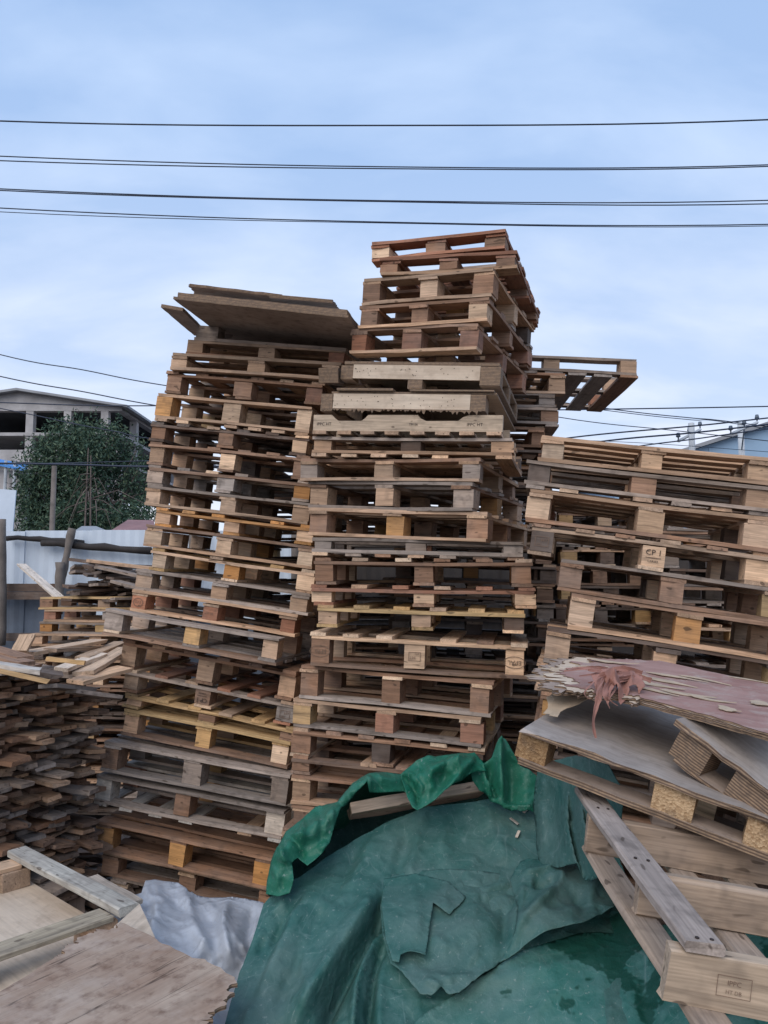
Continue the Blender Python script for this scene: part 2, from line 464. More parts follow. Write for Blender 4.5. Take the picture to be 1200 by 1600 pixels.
def make_pallet(label, group, o, X, Y, Z, W, D, h, kind, tn, rng, name='pallet', btone=None, stamps=(), front_only=False, missing=(), wide=None):
    """o is the front left lower corner; X runs along the front, Y away from it, Z up"""
    root = empty(name)
    root.matrix_world = axes_matrix(o, X, Y, Z)
    setp(root, label, 'pallet', group)
    t = 0.0195
    bw = 0.125                                     # block width along the front
    layers = {                                     # from the ground up
        'long':   ['x3', 'B', 's3', 'x5'],
        'short':  ['y3', 'B', 'X3', 'y6'],
        'perim':  ['x3', 'B', 'X3', 'y7'],
        'long_up':  ['x5', 's3', 'B', 'x3'],
        'short_up': ['y6', 'X3', 'B', 'y3'],
        'perim_up': ['y7', 'X3', 'B', 'x3'],
        'thin':   ['x3', 'B', 'x5'],
    }[kind]
    nb = len(layers) - 1
    bh = h - nb * t - 0.001
    z = 0.0
    clear = 0.0004
    btone = btone or tn
    bxs = [bw/2, W/2 + rng.uniform(-0.03, 0.03), W - bw/2]
    bys = [0.07, D/2, D - 0.07]
    for la in layers:
        if la == 'B':
            for j, by in enumerate(bys):
                for i, bx in enumerate(bxs):
                    if front_only and j == 2: pass
                    d_ = 0.12 if j != 1 else 0.10
                    ww = bw * rng.uniform(0.82, 1.02)
                    me = cached_board(ww, d_, bh - clear, rng, rings=3, rough=0.0022)
                    b = obj('block', me, root, tone(btone if rng.random() < 0.66 else rng.choice(['tan', 'brown', 'pale', 'red', 'dark', 'grey', 'orange', 'yellow', 'pale']), rng, 0.32))
                    dx, dy = rng.uniform(-0.008, 0.008), rng.uniform(-0.008, 0.006)
                    b.matrix_basis = Matrix.Translation((bx + dx, by + dy, z + bh/2)) @ Matrix.Rotation(rng.uniform(-0.06, 0.06), 4, 'Z')
                    if j == 0:
                        for (si, sk, fl) in stamps:
                            if si == i: stamp(b, d_, sk, fl)
            z += bh
            continue
        c, n = la[0], int(la[1])
        if c in 'xX':
            wd = 0.10 if c == 'X' else (0.105 if n <= 3 else 0.115)
            for k in range(n):
                if (la, k) in missing: continue
                yy = wd/2 + (D - wd) * k / (n - 1)
                L = W * (1 - rng.uniform(0, 0.006))
                me = cached_board(L, wd, t - clear, rng, rings=6, rough=0.0032)
                p = obj('deck_board' if n >= 5 else 'runner', me, root, tone(tn if rng.random() < 0.75 else rng.choice(['tan', 'brown', 'grey']), rng))
                p.matrix_basis = Matrix.Translation((W/2 + rng.uniform(-0.006, 0.006), yy + rng.uniform(-0.006, 0.006), z + t/2)) @ Matrix.Rotation(rng.uniform(-0.008, 0.008), 4, 'Z')
        else:
            wd = {'s': 0.12, 'y': 0.095}[c] if n != 3 else bw * 0.95
            if wide and n > 3: wd = wide
            for k in range(n):
                if (la, k) in missing: continue
                xx = bxs[k] if n == 3 else wd/2 + (W - wd) * k / (n - 1)
                if k not in (0, n - 1) and n > 3 and not wide and rng.random() < 0.12: continue
                me = cached_board(D, wd, t - clear, rng, rings=4, rough=0.003)
                p = obj('deck_board' if n >= 5 else 'runner', me, root, tone(tn if rng.random() < 0.7 else rng.choice(['tan', 'brown', 'pale']), rng))
                p.matrix_basis = Matrix.Translation((xx + rng.uniform(-0.008, 0.008), D/2 + rng.uniform(-0.006, 0.006), z + t/2)) @ Matrix.Rotation(R(90) + rng.uniform(-0.01, 0.01), 4, 'Z')
        z += t
    return root

# ------------------------------------------------------------------ ground (uneven yard, one sheet to the horizon)
def gheight(x, y):
    """the yard slopes down to the right under the left and the right stacks"""
    a = math.exp(-(((x + 1.05) / 1.2) ** 4 + ((y - 5.4) / 1.6) ** 4))
    b = math.exp(-(((x - 1.6) / 1.3) ** 4 + ((y - 4.3) / 1.5) ** 4))
    z = a * (-0.13 * (x + 1.05) + 0.02) + b * (-0.145 * (x - 1.6) - 0.06)
    return z + 0.03 * noise.noise(Vector((x * 0.8, y * 0.8, 0))) * math.exp(-(x*x + (y-5)**2) / 200) - 0.05
def build_ground():
    xs = sorted(set([-1500, -400, -120, -60, -30, -16] + [round(-10 + 0.25 * i, 3) for i in range(81)] + [16, 30, 60, 120, 400, 1500]))
    ys = sorted(set([-1500, -400, -100, -30, -10] + [round(-4 + 0.25 * i, 3) for i in range(73)] + [18, 25, 40, 80, 200, 600, 2000]))
    v = [(x, y, gheight(x, y)) for y in ys for x in xs]
    n = len(xs)
    f = [(j*n+i, j*n+i+1, (j+1)*n+i+1, (j+1)*n+i) for j in range(len(ys)-1) for i in range(n-1)]
    setp(obj('ground', mesh_from('ground', v, f, M['earth'], True)), kind='structure')
build_ground()

# ------------------------------------------------------------------ stacks of pallets
ORD = ['topmost', 'second', 'third', 'fourth', 'fifth', 'sixth', 'seventh', 'eighth', 'ninth', 'tenth', 'eleventh', 'twelfth',
       'thirteenth', 'fourteenth', 'fifteenth', 'sixteenth', 'seventeenth', 'eighteenth', 'nineteenth', 'twentieth',
       'twenty-first', 'twenty-second', 'twenty-third', 'twenty-fourth', 'twenty-fifth', 'twenty-sixth', 'twenty-seventh',
       'twenty-eighth', 'twenty-ninth', 'thirtieth', 'thirty-first', 'thirty-second', 'thirty-third']
LOOK = {'pale': 'pale new-wood', 'yellow': 'yellowish', 'brown': 'brown', 'red': 'reddish brown', 'grey': 'weathered grey',
        'dark': 'dark dirty', 'orange': 'orange-toned', 'white': 'whitish', 'tan': 'tan'}
def wall_hit(px, py, P0, a, prot):
    """point of the front plane of a stack (yawed by a, right end nearer) seen at px, py"""
    n = Vector((-math.sin(a), -math.cos(a), 0))
    d = ray(px, py)
    t = ((P0 - CAM).dot(n) + prot) / d.dot(n)
    return CAM + d * t
def build_stack(rows, P0, yaw, stack_name, group, seed, below=0, hid_h=0.143, gap_top=0.14, skip_label=0):
    """rows from the top down: lower front edge (left x, y, right x, y) with kind, tone, options"""
    info = []
    for r in rows:
        opt = r[6] if len(r) > 6 else {}
        a = R(opt.get('yaw', yaw)); pr = opt.get('prot', 0.0)
        Lp = wall_hit(r[0], r[1], P0, a, pr); Rp = wall_hit(r[2], r[3], P0, a, pr)
        info.append([Lp, Rp, a, r[4], r[5], opt])
    n = len(info)
    slope = [((i[1].z - i[0].z) / (i[1].xy - i[0].xy).length) for i in info]
    sm = []
    for k in range(n):
        p, q = slope[max(k-1, 0)], slope[min(k+1, n-1)]
        sm.append(0.5 * slope[k] + 0.25 * p + 0.25 * q)
    zc = [(i[0].z + i[1].z) / 2 for i in info]
    xc = [(i[0].x + i[1].x) / 2 for i in info]
    out = []
    for k in range(n + below):
        rng = random.Random(seed * 1000 + k)
        if k < n:
            Lp, Rp, a, kind, tn, opt = info[k]
            W = (Rp.xy - Lp.xy).length
            mid = Vector(((Lp.x + Rp.x) / 2, (Lp.y + Rp.y) / 2, zc[k]))
            s = sm[k]
            if k == 0: h = opt.get('h', gap_top)
            else:
                ztop = zc[k-1] + sm[k-1] * (mid.x - xc[k-1])
                h = opt.get('h', ztop - zc[k])
        else:
            s = sm[n-1]; a = info[n-1][2]; W = 1.2; kind = rng.choice(['long', 'short', 'perim']); tn = rng.choice(['brown', 'dark', 'tan', 'grey']); opt = {}
            h = hid_h
            up = Vector((-s * math.cos(a), s * math.sin(a), 1)).normalized()
            mid = mid - Vector((0, 0, 1)) * h + Vector((rng.uniform(-0.04, 0.04), rng.uniform(-0.02, 0.04), 0))
        h = max(0.085, min(0.2, h))
        Xh = Vector((math.cos(a), -math.sin(a), 0))
        X = (Xh + Vector((0, 0, s))).normalized()
        Yd = Vector((math.sin(a), math.cos(a), opt.get('pitch', 0.0))).normalized()
        Z = X.cross(Yd).normalized(); Yd = Z.cross(X)
        D = opt.get('D', 0.8 if W > 1.05 else 1.2)
        hh = h * math.cos(math.atan(s)) - 0.001
        o = mid - X * (W / 2)
        lab = opt.get('label') or '%s wooden pallet, %s from the top of the %s' % (LOOK[tn], ORD[k + skip_label], stack_name)
        if k + skip_label == 0 and not opt.get('label'): lab = '%s wooden pallet, topmost of the %s' % (LOOK[tn], stack_name)
        out.append(make_pallet(lab, group, o, X, Yd, Z, W, D, hh, kind, tn, rng, btone=opt.get('bt'), stamps=opt.get('st', ()), wide=opt.get('wide')))
    print('STACK', stack_name, 'base z', round(mid.z, 2), 'W', [round((i[1].xy-i[0].xy).length, 2) for i in info])
    return out

LEFT = [
    (289, 553, 537, 572, 'thin', 'tan', dict(h=0.11)),
    (264, 578, 530, 593, 'long', 'tan', dict(prot=0.05, D=1.0)),
    (256, 614, 502, 633, 'short', 'brown', {}),
    (240, 655, 484, 683, 'perim_up', 'tan', dict(bt='pale')),
    (230, 688, 480, 712, 'short', 'dark', dict(bt='brown')),
    (228, 725, 482, 750, 'short', 'brown', dict(bt='tan')),
    (227, 757, 483, 785, 'short', 'grey', {}),
    (224, 789, 482, 820, 'long', 'tan', {}),
    (239, 821, 488, 852, 'short', 'orange', dict(bt='tan')),
    (222, 853, 488, 890, 'long', 'tan', dict(bt='pale')),
    (230, 888, 488, 930, 'short', 'yellow', dict(bt='pale')),
    (207, 921, 481, 961, 'long', 'grey', dict(bt='tan')),
    (201, 954, 462, 995, 'long', 'tan', dict(bt='red', st=((0, 'ring', False), (1, 'line', False)))),
    (158, 990, 434, 1042, 'long_up', 'grey', dict(prot=0.16)),
    (184, 1043, 458, 1096, 'short', 'brown', dict(bt='tan')),
    (188, 1078, 456, 1137, 'short', 'red', dict(bt='tan', st=((1, 'cp1', True), (2, 'box', False)))),
    (190, 1104, 466, 1163, 'short', 'yellow', dict(bt='brown')),
    (186, 1145, 450, 1203, 'long', 'yellow', dict(bt='tan')),
    (155, 1206, 448, 1258, 'long', 'grey', dict(prot=0.08)),
    (143, 1256, 440, 1318, 'perim_up', 'white', dict(prot=0.08)),
    (143, 1327, 422, 1392, 'long', 'brown', dict(bt='orange', prot=0.05)),
    (155, 1366, 430, 1430, 'long', 'brown', dict(prot=0.03)),
]
build_stack(LEFT, at(350, 905, 5.2), 13, 'tall left stack', 'pallets of the tall left stack', 1, below=1)

CENTRE = [
    (580, 410, 790, 386, 'long', 'red', dict(yaw=19, D=1.1, bt='brown')),
    (592, 427, 808, 423, 'long', 'red', dict(yaw=18, D=1.1, bt='brown')),
    (565, 479, 768, 461, 'long', 'tan', dict(yaw=23, D=1.15, bt='brown')),
    (560, 514, 763, 501, 'long', 'brown', dict(yaw=23, D=1.15)),
    (544, 552, 745, 547, 'long', 'brown', dict(yaw=24, D=1.2, bt='red')),
]
build_stack(CENTRE, at(660, 905, 4.5), 24, 'tall centre stack', 'pallets of the tall centre stack', 2, gap_top=0.12)
CENTRE2 = [
    (486, 712, 800, 718, 'perim_up', 'tan', dict(yaw=14, h=0.125)),
    (467, 752, 750, 752, 'long', 'tan', dict(yaw=20, D=1.2)),
    (481, 793, 738, 798, 'long', 'grey', dict(yaw=24, D=1.2, bt='tan')),
    (480, 833, 760, 851, 'long', 'tan', dict(yaw=22, D=1.2, bt='brown')),
    (487, 870, 818, 873, 'perim_up', 'grey', dict(yaw=8)),
    (491, 913, 834, 917, 'short', 'brown', dict(yaw=8)),
    (487, 946, 837, 951, 'short', 'red', dict(yaw=8, bt='pale')),
    (494, 980, 820, 990, 'short', 'yellow', dict(yaw=8, bt='tan')),
    (484, 1039, 822, 1063, 'perim', 'pale', dict(yaw=10, st=((0, 'epal', True), (1, 'box', True), (2, 'epal', True)))),
    (467, 1091, 768, 1122, 'long', 'pale', dict(yaw=17, bt='brown', D=0.9)),
    (456, 1135, 752, 1169, 'long', 'tan', dict(yaw=17, bt='red', D=0.9)),
    (453, 1181, 755, 1217, 'short', 'brown', dict(yaw=15, bt='dark')),
    (454, 1208, 758, 1245, 'short', 'brown', dict(yaw=14, h=0.11)),
    (454, 1255, 756, 1294, 'long', 'tan', dict(yaw=14)),
    (454, 1296, 756, 1338, 'long', 'brown', dict(yaw=14)),
]
build_stack(CENTRE2, at(640, 905, 4.5), 14, 'tall centre stack', 'pallets of the tall centre stack', 3, below=5, skip_label=8)

RIGHT = [
    (838, 720, 1212, 759, 'long', 'tan', dict(bt='pale')),
    (816, 760, 1206, 809, 'perim_up', 'grey', dict(bt='brown')),
    (818, 814, 1206, 864, 'long', 'tan', dict(bt='tan', D=1.0)),
    (822, 864, 1206, 918, 'short', 'tan', dict(bt='pale', D=1.0, st=((0, 'box', False), (1, 'cp1', False)))),
    (868, 922, 1236, 976, 'long', 'brown', dict(D=1.0)),
    (884, 981, 1250, 1042, 'long', 'tan', dict(bt='tan', D=1.0)),
    (846, 1034, 1240, 1096, 'long', 'dark', dict(bt='tan', D=1.0)),
]
build_stack(RIGHT, at(1020, 905, 3.85), 13, 'right stack', 'pallets of the right stack', 4, below=11, hid_h=0.145)

# stack that stands behind the centre one and shows over the right stack
BACK = [
    (780, 580, 996, 592, 'perim_up', 'grey', dict(yaw=3, D=1.2, prot=0.0, bt='tan', h=0.15, pitch=0.0, wide=0.135)),
    (800, 612, 884, 614, 'long', 'tan', dict(yaw=4, D=1.0)),
    (788, 634, 868, 636, 'long', 'grey', dict(yaw=4, D=1.0)),
    (786, 664, 872, 667, 'perim_up', 'grey', dict(yaw=5, D=1.2)),
    (784, 694, 852, 700, 'long', 'brown', dict(yaw=5, D=1.2)),
    (780, 724, 866, 730, 'short', 'dark', dict(yaw=5, D=1.2)),
    (780, 754, 868, 760, 'long', 'brown', dict(yaw=5, D=1.2)),
    (780, 786, 862, 792, 'long', 'dark', dict(yaw=5, D=1.2)),
    (780, 818, 868, 822, 'short', 'grey', dict(yaw=5, D=1.2)),
]
for i_, r_ in enumerate(BACK):
    if i_: BACK[i_] = (r_[2] - 262, r_[1] - 3, r_[2], r_[3], r_[4], r_[5], r_[6])
BACK[0] = (734, 577, 996, 592, 'perim_up', 'grey', BACK[0][6])
build_stack(BACK, at(860, 905, 5.75), 4, 'stack behind centre', 'pallets of the stack behind the centre one', 5, below=13, gap_top=0.15)

# a lower stack behind the left and centre ones: it fills the dark gaps between their blocks
REAR = []
for k_ in range(11):
    x_ = [362, 372, 368, 352, 374, 360, 350, 366, 354, 370, 358][k_]
    REAR.append((x_, 604 + 30 * k_, x_ + 290, 602 + 30 * k_, ['long', 'short', 'perim'][k_ % 3], ['dark', 'brown', 'dark', 'grey', 'dark'][k_ % 5], dict(D=1.2)))
build_stack(REAR, at(520, 905, 6.15), 4, 'stack behind the tall two', 'pallets of the stack behind the left and centre ones', 6, below=10)
SIDE = []
for k_ in range(7):
    x_ = [1030, 1042, 1024, 1036, 1046, 1028, 1040][k_]
    SIDE.append((x_, 800 + 29 * k_, x_ + 250, 806 + 29 * k_, ['short', 'long', 'perim_up'][k_ % 3], ['grey', 'grey', 'brown', 'grey', 'dark'][k_ % 5], dict(D=1.2)))
build_stack(SIDE, at(1120, 905, 5.7), 6, 'low stack behind right', 'pallets of the low stack behind the right one', 7, below=8)
SIDE2 = []
for k_ in range(6):
    x_ = [872, 866, 878, 862, 874, 868][k_]
    SIDE2.append((x_, 824 + 30 * k_, x_ + 150, 826 + 30 * k_, ['long', 'perim_up', 'short'][k_ % 3], ['dark', 'grey', 'dark', 'brown', 'dark'][k_ % 5], dict(D=1.2)))
build_stack(SIDE2, at(950, 905, 6.1), 2, 'narrow stack behind right', 'pallets of the narrow stack behind the right one', 9, below=9)

# ------------------------------------------------------------------ background
def prism(name, poly, y0, y1, mat, parent=None):
    """outline in x, z pushed from y0 to y1"""
    n = len(poly)
    v = [(x, y0, z) for x, z in poly] + [(x, y1, z) for x, z in poly]
    f = [tuple(range(n)), tuple(reversed(range(n, 2 * n)))] + [((i+1) % n, i, n+i, n+(i+1) % n) for i in range(n)]
    return obj(name, mesh_from(name, v, f, mat), parent)
def box(name, x0, x1, y0, y1, z0, z1, mat, parent=None):
    m = MB(); m.box(x0, x1, y0, y1, z0, z1)
    return m.build(name, mat, parent)

# unfinished concrete-framed building
def concrete_building():
    b = empty('concrete_frame_building', (-19.6, 45, 0))
    setp(b, 'unfinished concrete frame building with a low gable and open dark floors', 'building')
    inv = Matrix.Translation((19.6, -45, 0))
    Y0, Y1 = 45.0, 70.0
    zx = lambda py: at(45, py, Y0).z
    xx = lambda px: at(px, 640, Y0).x
    XR, XL = xx(190), xx(-130)
    parts = []
    xm = xx(30)
    parts.append(prism('gable', [(XL, zx(640)), (XR, zx(640)), (XR, zx(634.5)), (xm, zx(611)), (XL, zx(634.5))], Y0, Y0 + 0.4, M['concrete'], b))
    # roof: two slopes with an overhang
    for s in (1, -1):
        xe = XR + 0.5 if s == 1 else XL - 0.5
        v = []
        for y in (Y0 - 0.5, Y1):
            v += [(xm, y, zx(609)), (xe, y, zx(635.5)), (xe, y, zx(635.5) - 0.14), (xm, y, zx(609) - 0.14)]
        f = [(0,1,5,4), (1,2,6,5), (2,3,7,6), (0,3,2,1), (4,5,6,7)]
        parts.append(obj('roof_slope', mesh_from('roof_slope', v, f, M['zinc_roof']), b))
    parts.append(box('beam', XL, XR, Y0, Y0 + 0.5, zx(642), zx(640), M['concrete'], b))
    parts.append(box('floor_slab', XL, XR - 0.05, Y0 - 0.05, Y1, zx(681), zx(676), M['concrete'], b))
    parts.append(box('parapet', XL, XR - 0.05, Y0 - 0.06, Y0 + 0.3, zx(722), zx(703), M['concrete'], b))
    parts.append(box('floor_slab', XL, XR - 0.02, Y0 + 0.3, Y1, zx(722), zx(718), M['concrete'], b))
    for px in (-75, -15, 46.5, 105.5, 163.5):
        x = xx(px)
        parts.append(box('column', x - 0.22, x + 0.22, Y0 + 0.02, Y0 + 0.44, zx(676), zx(642), M['concrete'], b))
        parts.append(box('column', x - 0.22, x + 0.22, Y0 + 0.02, Y0 + 0.44, zx(703), zx(681), M['concrete'], b))
        parts.append(box('column', x - 0.22, x + 0.22, Y0 + 0.02, Y0 + 0.44, gheight(x, Y0), zx(722), M['concrete'], b))
    for i in range(5):
        y = Y0 + 3.0 + i * 4.8
        parts.append(box('column', XR - 0.5, XR - 0.06, y, y + 0.44, zx(676), zx(642), M['concrete'], b))
        parts.append(box('column', XR - 0.5, XR - 0.06, y, y + 0.44, zx(718), zx(681), M['concrete'], b))
    parts.append(box('edge_beam', XR - 0.4, XR + 0.02, Y0 + 0.5, Y1, zx(642), zx(638), M['concrete'], b))
    parts.append(box('back_wall', XL, XR - 0.5, Y0 + 9, Y0 + 9.2, zx(722), zx(642), M['concrete_shaded'], b))
    parts.append(box('ceiling', XL, XR - 0.5, Y0 + 0.5, Y0 + 20, zx(642), zx(641), M['concrete_shaded'], b))
    parts.append(box('lower_wall', XL, XR - 0.1, Y0 + 0.5, Y0 + 0.8, 0, zx(723), M['concrete'], b))
    for p in parts: p.matrix_basis = inv @ p.matrix_basis
concrete_building()

# lean-to with a blue sheet and a block wall behind the fence
bs_ = empty('block_shed', (-13.0, 27, 0))
setp(bs_, 'grey block shed with a bright blue sheet for a roof, left of the tree', 'shed')
def shed():
    inv = Matrix.Translation((13.0, -27, 0))
    Y = 27.0
    a, c = at(-60, 735, Y), at(40, 735, Y)
    w = box('wall', a.x, c.x, Y, Y + 3, 0, c.z, M['concrete'], bs_); w.matrix_basis = inv
    v = [at(-60, 712, Y - .4), at(43, 733.5, Y - .4), at(43, 726, Y + 3), at(-60, 705, Y + 3)]
    t = Vector((0, 0, -0.08))
    me = mesh_from('roof_sheet', [p for p in v] + [p + t for p in v], [(0,1,2,3), (7,6,5,4), (0,4,5,1), (1,5,6,2), (2,6,7,3), (3,7,4,0)], M['blue_tarp'])
    r = obj('roof_sheet', me, bs_); r.matrix_basis = inv
    for px in (6, 20):
        q = at(px, 800, Y - .3)
        m = MB(); m.tube([(q.x, q.y, 0), (q.x, q.y, at(px, 722, Y).z)], 0.05, 6)
        r = m.build('post', M['pole_concrete'], bs_); r.matrix_basis = inv
shed()

# tree: trunk, limbs, leaves as many small faces in clumps
def make_leaf_material():
    m, nt, bs = new_mat('foliage')
    t = NT(nt)
    geo = t.n('NewGeometry'); oi = t.n('ObjectInfo')
    c = t.ramp(geo.outputs['Random Per Island'], [(0.0, (0.030, 0.060, 0.042)), (0.6, (0.060, 0.105, 0.070)), (1.0, (0.13, 0.175, 0.105))])
    t.l(c, bs.inputs['Base Color'])
    bs.inputs['Roughness'].default_value = 0.7
    bs.inputs['Specular IOR Level'].default_value = 0.2
    return m
M['leaf'] = make_leaf_material()
def build_tree(px, Y, label, blobs, seed, bare=True, leaf=0.14, n_per=620):
    rng = random.Random(seed)
    base = at(px, 905, Y); base.z = gheight(base.x, base.y)
    root = empty('leafy_tree', base); setp(root, label, 'tree')
    tr = MB()
    top = at(px, 700, Y)
    H = top.z - base.z
    pts = [Vector((0, 0, 0)), Vector((0.05, 0, H * .3)), Vector((-0.05, .1, H * .6)), Vector((0.1, 0, H * 0.95))]
    tr.tube(pts, [0.17, 0.13, 0.1, 0.04], 8)
    lf_v = []; lf_f = []
    for (bx, by, r, rz, dens) in blobs:
        c = at(bx, by, Y + rng.uniform(-0.8, 0.8)) - base
        s = pts[1].lerp(pts[3], rng.uniform(0.0, 0.8))
        mid = s.lerp(c, 0.5) + Vector((0, 0, -0.15))
        tr.tube([s, mid, c], [0.06, 0.04, 0.015], 5)
        n = int(n_per * dens * r * r)
        twigs = []
        for i in range(max(6, int(n / 16))):
            d = Vector((rng.gauss(0, 1), rng.gauss(0, 1), rng.gauss(0, 1))).normalized() * (rng.random() ** 0.45)
            twigs.append(c + Vector((d.x * r, d.y * r, d.z * rz)))
        for p in twigs:
            for i in range(16):
                q = p + Vector((rng.gauss(0, .10), rng.gauss(0, .10), rng.gauss(0, .12)))
                d = Vector((rng.uniform(-1, 1), rng.uniform(-1, 1), rng.uniform(-1.3, 0.6))).normalized()
                w = d.cross(Vector((rng.uniform(-1, 1), rng.uniform(-1, 1), rng.uniform(-1, 1)))).normalized()
                L = leaf * rng.uniform(0.6, 1.4); hw = leaf * 0.16 * rng.uniform(0.7, 1.3)
                b = len(lf_v)
                lf_v += [q, q + d * L * .5 + w * hw, q + d * L, q + d * L * .5 - w * hw]
                lf_f.append((b, b+1, b+2, b+3))
    tr.build('trunk', M['bark'], root, True)
    cr_ = obj('crown', mesh_from('crown', lf_v, lf_f, M['leaf']), root)
    if bare:
        m = MB()
        o = at(140, 765, Y - 2.3) - base
        for i in range(14):
            e = at(rng.gauss(138, 38), rng.uniform(775, 840), Y - 2.3 + rng.uniform(-.7, .7)) - base
            s0 = o + Vector((rng.uniform(-.25, .25), rng.uniform(-.3, .3), rng.uniform(-.9, .9)))
            md = s0.lerp(e, .5) + Vector((0, 0, rng.uniform(.1, .45)))
            m.tube([s0, md, e], [0.015, 0.012, 0.005], 4)
        for i in range(2):
            q = at(132 + 9 * i, 840, Y - 2.3) - base
            m.tube([q, at(138 + 4 * i, 700 + 12 * i, Y - 2.1) - base], [0.03, 0.015], 5)
        m.build('bare_branches', M['bark'], root)
    return root
blobs = []
rt = random.Random(5)
for (bx, by, r, rz, d) in [(62, 735, .7, .8, 1), (80, 705, .75, .7, 1), (110, 685, .8, .6, 1), (140, 672, .5, .55, .8), (135, 700, .8, .7, 1),
                           (165, 690, .7, .6, 1), (180, 672, .35, .5, .7), (90, 745, .9, .8, 1), (60, 775, .75, .7, 1), (95, 785, .9, .8, 1), (130, 745, .9, .8, .8),
                           (165, 735, .8, .8, 1), (195, 720, .6, .6, .9), (200, 755, .6, .7, .8), (170, 785, .7, .7, .7), (215, 735, .45, .5, .6),
                           (205, 800, .7, .7, .9), (50, 810, .7, .7, .9), (90, 815, .8, .6, .9), (45, 750, .5, .5, .8), (225, 770, .5, .5, .6), (125, 660, .3, .4, .5), (95, 672, .35, .35, .6), (120, 800, .9, .8, 1.2), (150, 815, .9, .7, 1.2), (185, 818, .8, .6, 1.2), (70, 825, .8, .6, 1.2), (110, 830, .9, .6, 1.2), (225, 810, .6, .6, 1), (215, 700, .35, .4, .6), (150, 720, .8, .7, 1), (40, 785, .5, .6, .9)]:
    blobs.append((bx, by, r * 1.08, rz * 1.05, d * 3.4))
build_tree(125, 24, 'dense dark green tree with bare drooping branches, in front of the concrete building', blobs, 3)

# wood and sheet fence
def fence():
    Y = 9.2
    root = empty('sheet_fence', (-4, Y, 0))
    setp(root, 'pale blue corrugated sheet fence with dark log rails and leaning posts', 'fence')
    inv = Matrix.Translation((4, -Y, 0))
    rng = random.Random(11)
    def sheet(x0, x1, z0, z1, mat, y):
        n = max(4, int((x1 - x0) / 0.055))
        v = []; f = []
        for i in range(n + 1):
            x = x0 + (x1 - x0) * i / n
            d = 0.0035 * (1 if i % 2 else -1)
            v += [(x, y + d, z0), (x, y + d, z1), (x, y + d + 0.004, z0), (x, y + d + 0.004, z1)]
        for i in range(n):
            a = 4 * i
            f += [(a, a+4, a+5, a+1), (a+2, a+3, a+7, a+6), (a+1, a+5, a+7, a+3)]
        o = obj('sheet', mesh_from('sheet', v, f, mat, False), root); o.matrix_basis = inv
        return o
    x = at(-70, 900, Y).x; i = 0
    while x < 5.5:
        w = rng.choice([0.78, 0.82, 0.85])
        top = at(100, 829 + rng.uniform(-1.5, 1.5), Y).z
        left = x < at(78, 900, Y).x
        zl = at(100, 914 if left else 968, Y).z
        sheet(x, x + w - 0.004, zl, top, M['sheet_white' if x < -1.2 else 'sheet_gap_shade'], Y + 0.012 * (i % 2))
        sheet(x, x + w - 0.004, 0.0, zl - 0.004, M['sheet_dark' if x < -1.2 else 'sheet_gap_shade'], Y + 0.05 + 0.012 * (i % 2))
        x += w - 0.01; i += 1
    def rail(p, q, r, name='rail', y=Y - 0.09):
        a, b = at(*p, y), at(*q, y)
        m = MB(); k = 7
        pts = [a.lerp(b, j / k) + Vector((0, 0, rng.uniform(-.012, .012))) for j in range(k + 1)]
        m.tube(pts, [r * rng.uniform(.8, 1.15) for _ in pts], 7)
        o = m.build(name, M['pole_wood'] if name == 'post' else M['log'], root, True); o.matrix_basis = inv
    rail((10, 840), (131, 847), 0.035); rail((65, 848), (236, 860), 0.045, y=Y - 0.12)
    rail((240, 862), (420, 868), 0.04)
    rail((90, 935), (113, 824), 0.045, 'post', Y - 0.2); rail((92, 960), (94, 878), 0.055, 'post', Y - 0.3)
    rail((2, 1010), (3, 812), 0.055, 'post', Y - 0.28)
    for px in (300, 460): rail((px, 1010), (px + 2, 822), 0.05, 'post', Y - 0.2)
    a, b = at(-20, 926, Y - 0.12), at(92, 927, Y - 0.12)
    for dz in (0.0, -0.095):
        m = board_mesh(b.x - a.x, 0.03, 0.09, rng)
        o = obj('rail_board', m, root, tone('dark', rng)); o.matrix_basis = inv @ Matrix.Translation(((a.x+b.x)/2, Y - 0.12, a.z + dz + 0.06))
    o = obj('rail_board', board_mesh(b.x - a.x, 0.03, 0.09, rng), root, tone('dark', rng)); o.matrix_basis = inv @ Matrix.Translation(((a.x+b.x)/2, Y - 0.12, at(0, 994, Y).z))
M['log'] = plain('dark_log', (0.045, 0.038, 0.036), 0.9, 0.4, 9.0)
fence()

def loose_sheet(name, label, cat, corners, mat, t=0.02, group=None):
    n = len(corners)
    c = sum(corners, Vector()) / n
    nrm = (corners[1] - corners[0]).cross(corners[2] - corners[0]).normalized() * t
    v = [p - c for p in corners] + [p - c - nrm for p in corners]
    f = [tuple(range(n)), tuple(reversed(range(n, 2*n)))] + [((i+1) % n, i, n+i, n+(i+1) % n) for i in range(n)]
    o = obj(name, mesh_from(name, v, f, mat), loc=c)
    return setp(o, label, cat, group)
loose_sheet('metal_sheet', 'pale blue metal sheet leaning behind the fence at the left edge', 'sheet',
            [at(-30, 900, 10), at(14, 900, 10), at(25, 766, 10), at(-30, 762, 10)], M['sheet_white'])
loose_sheet('roof_sheet', 'faded red roof sheet showing above the fence beside the pallets', 'sheet',
            [at(165, 834, 12), at(245, 834, 12), at(240, 813, 14), at(200, 812, 14)], M['red_roof'])
loose_sheet('roof_sheet', 'crumpled grey roof sheet above the fence under the tree', 'sheet',
            [at(112, 832, 12), at(175, 832, 12), at(150, 822, 13), at(128, 822, 13)], M['zinc_roof'])

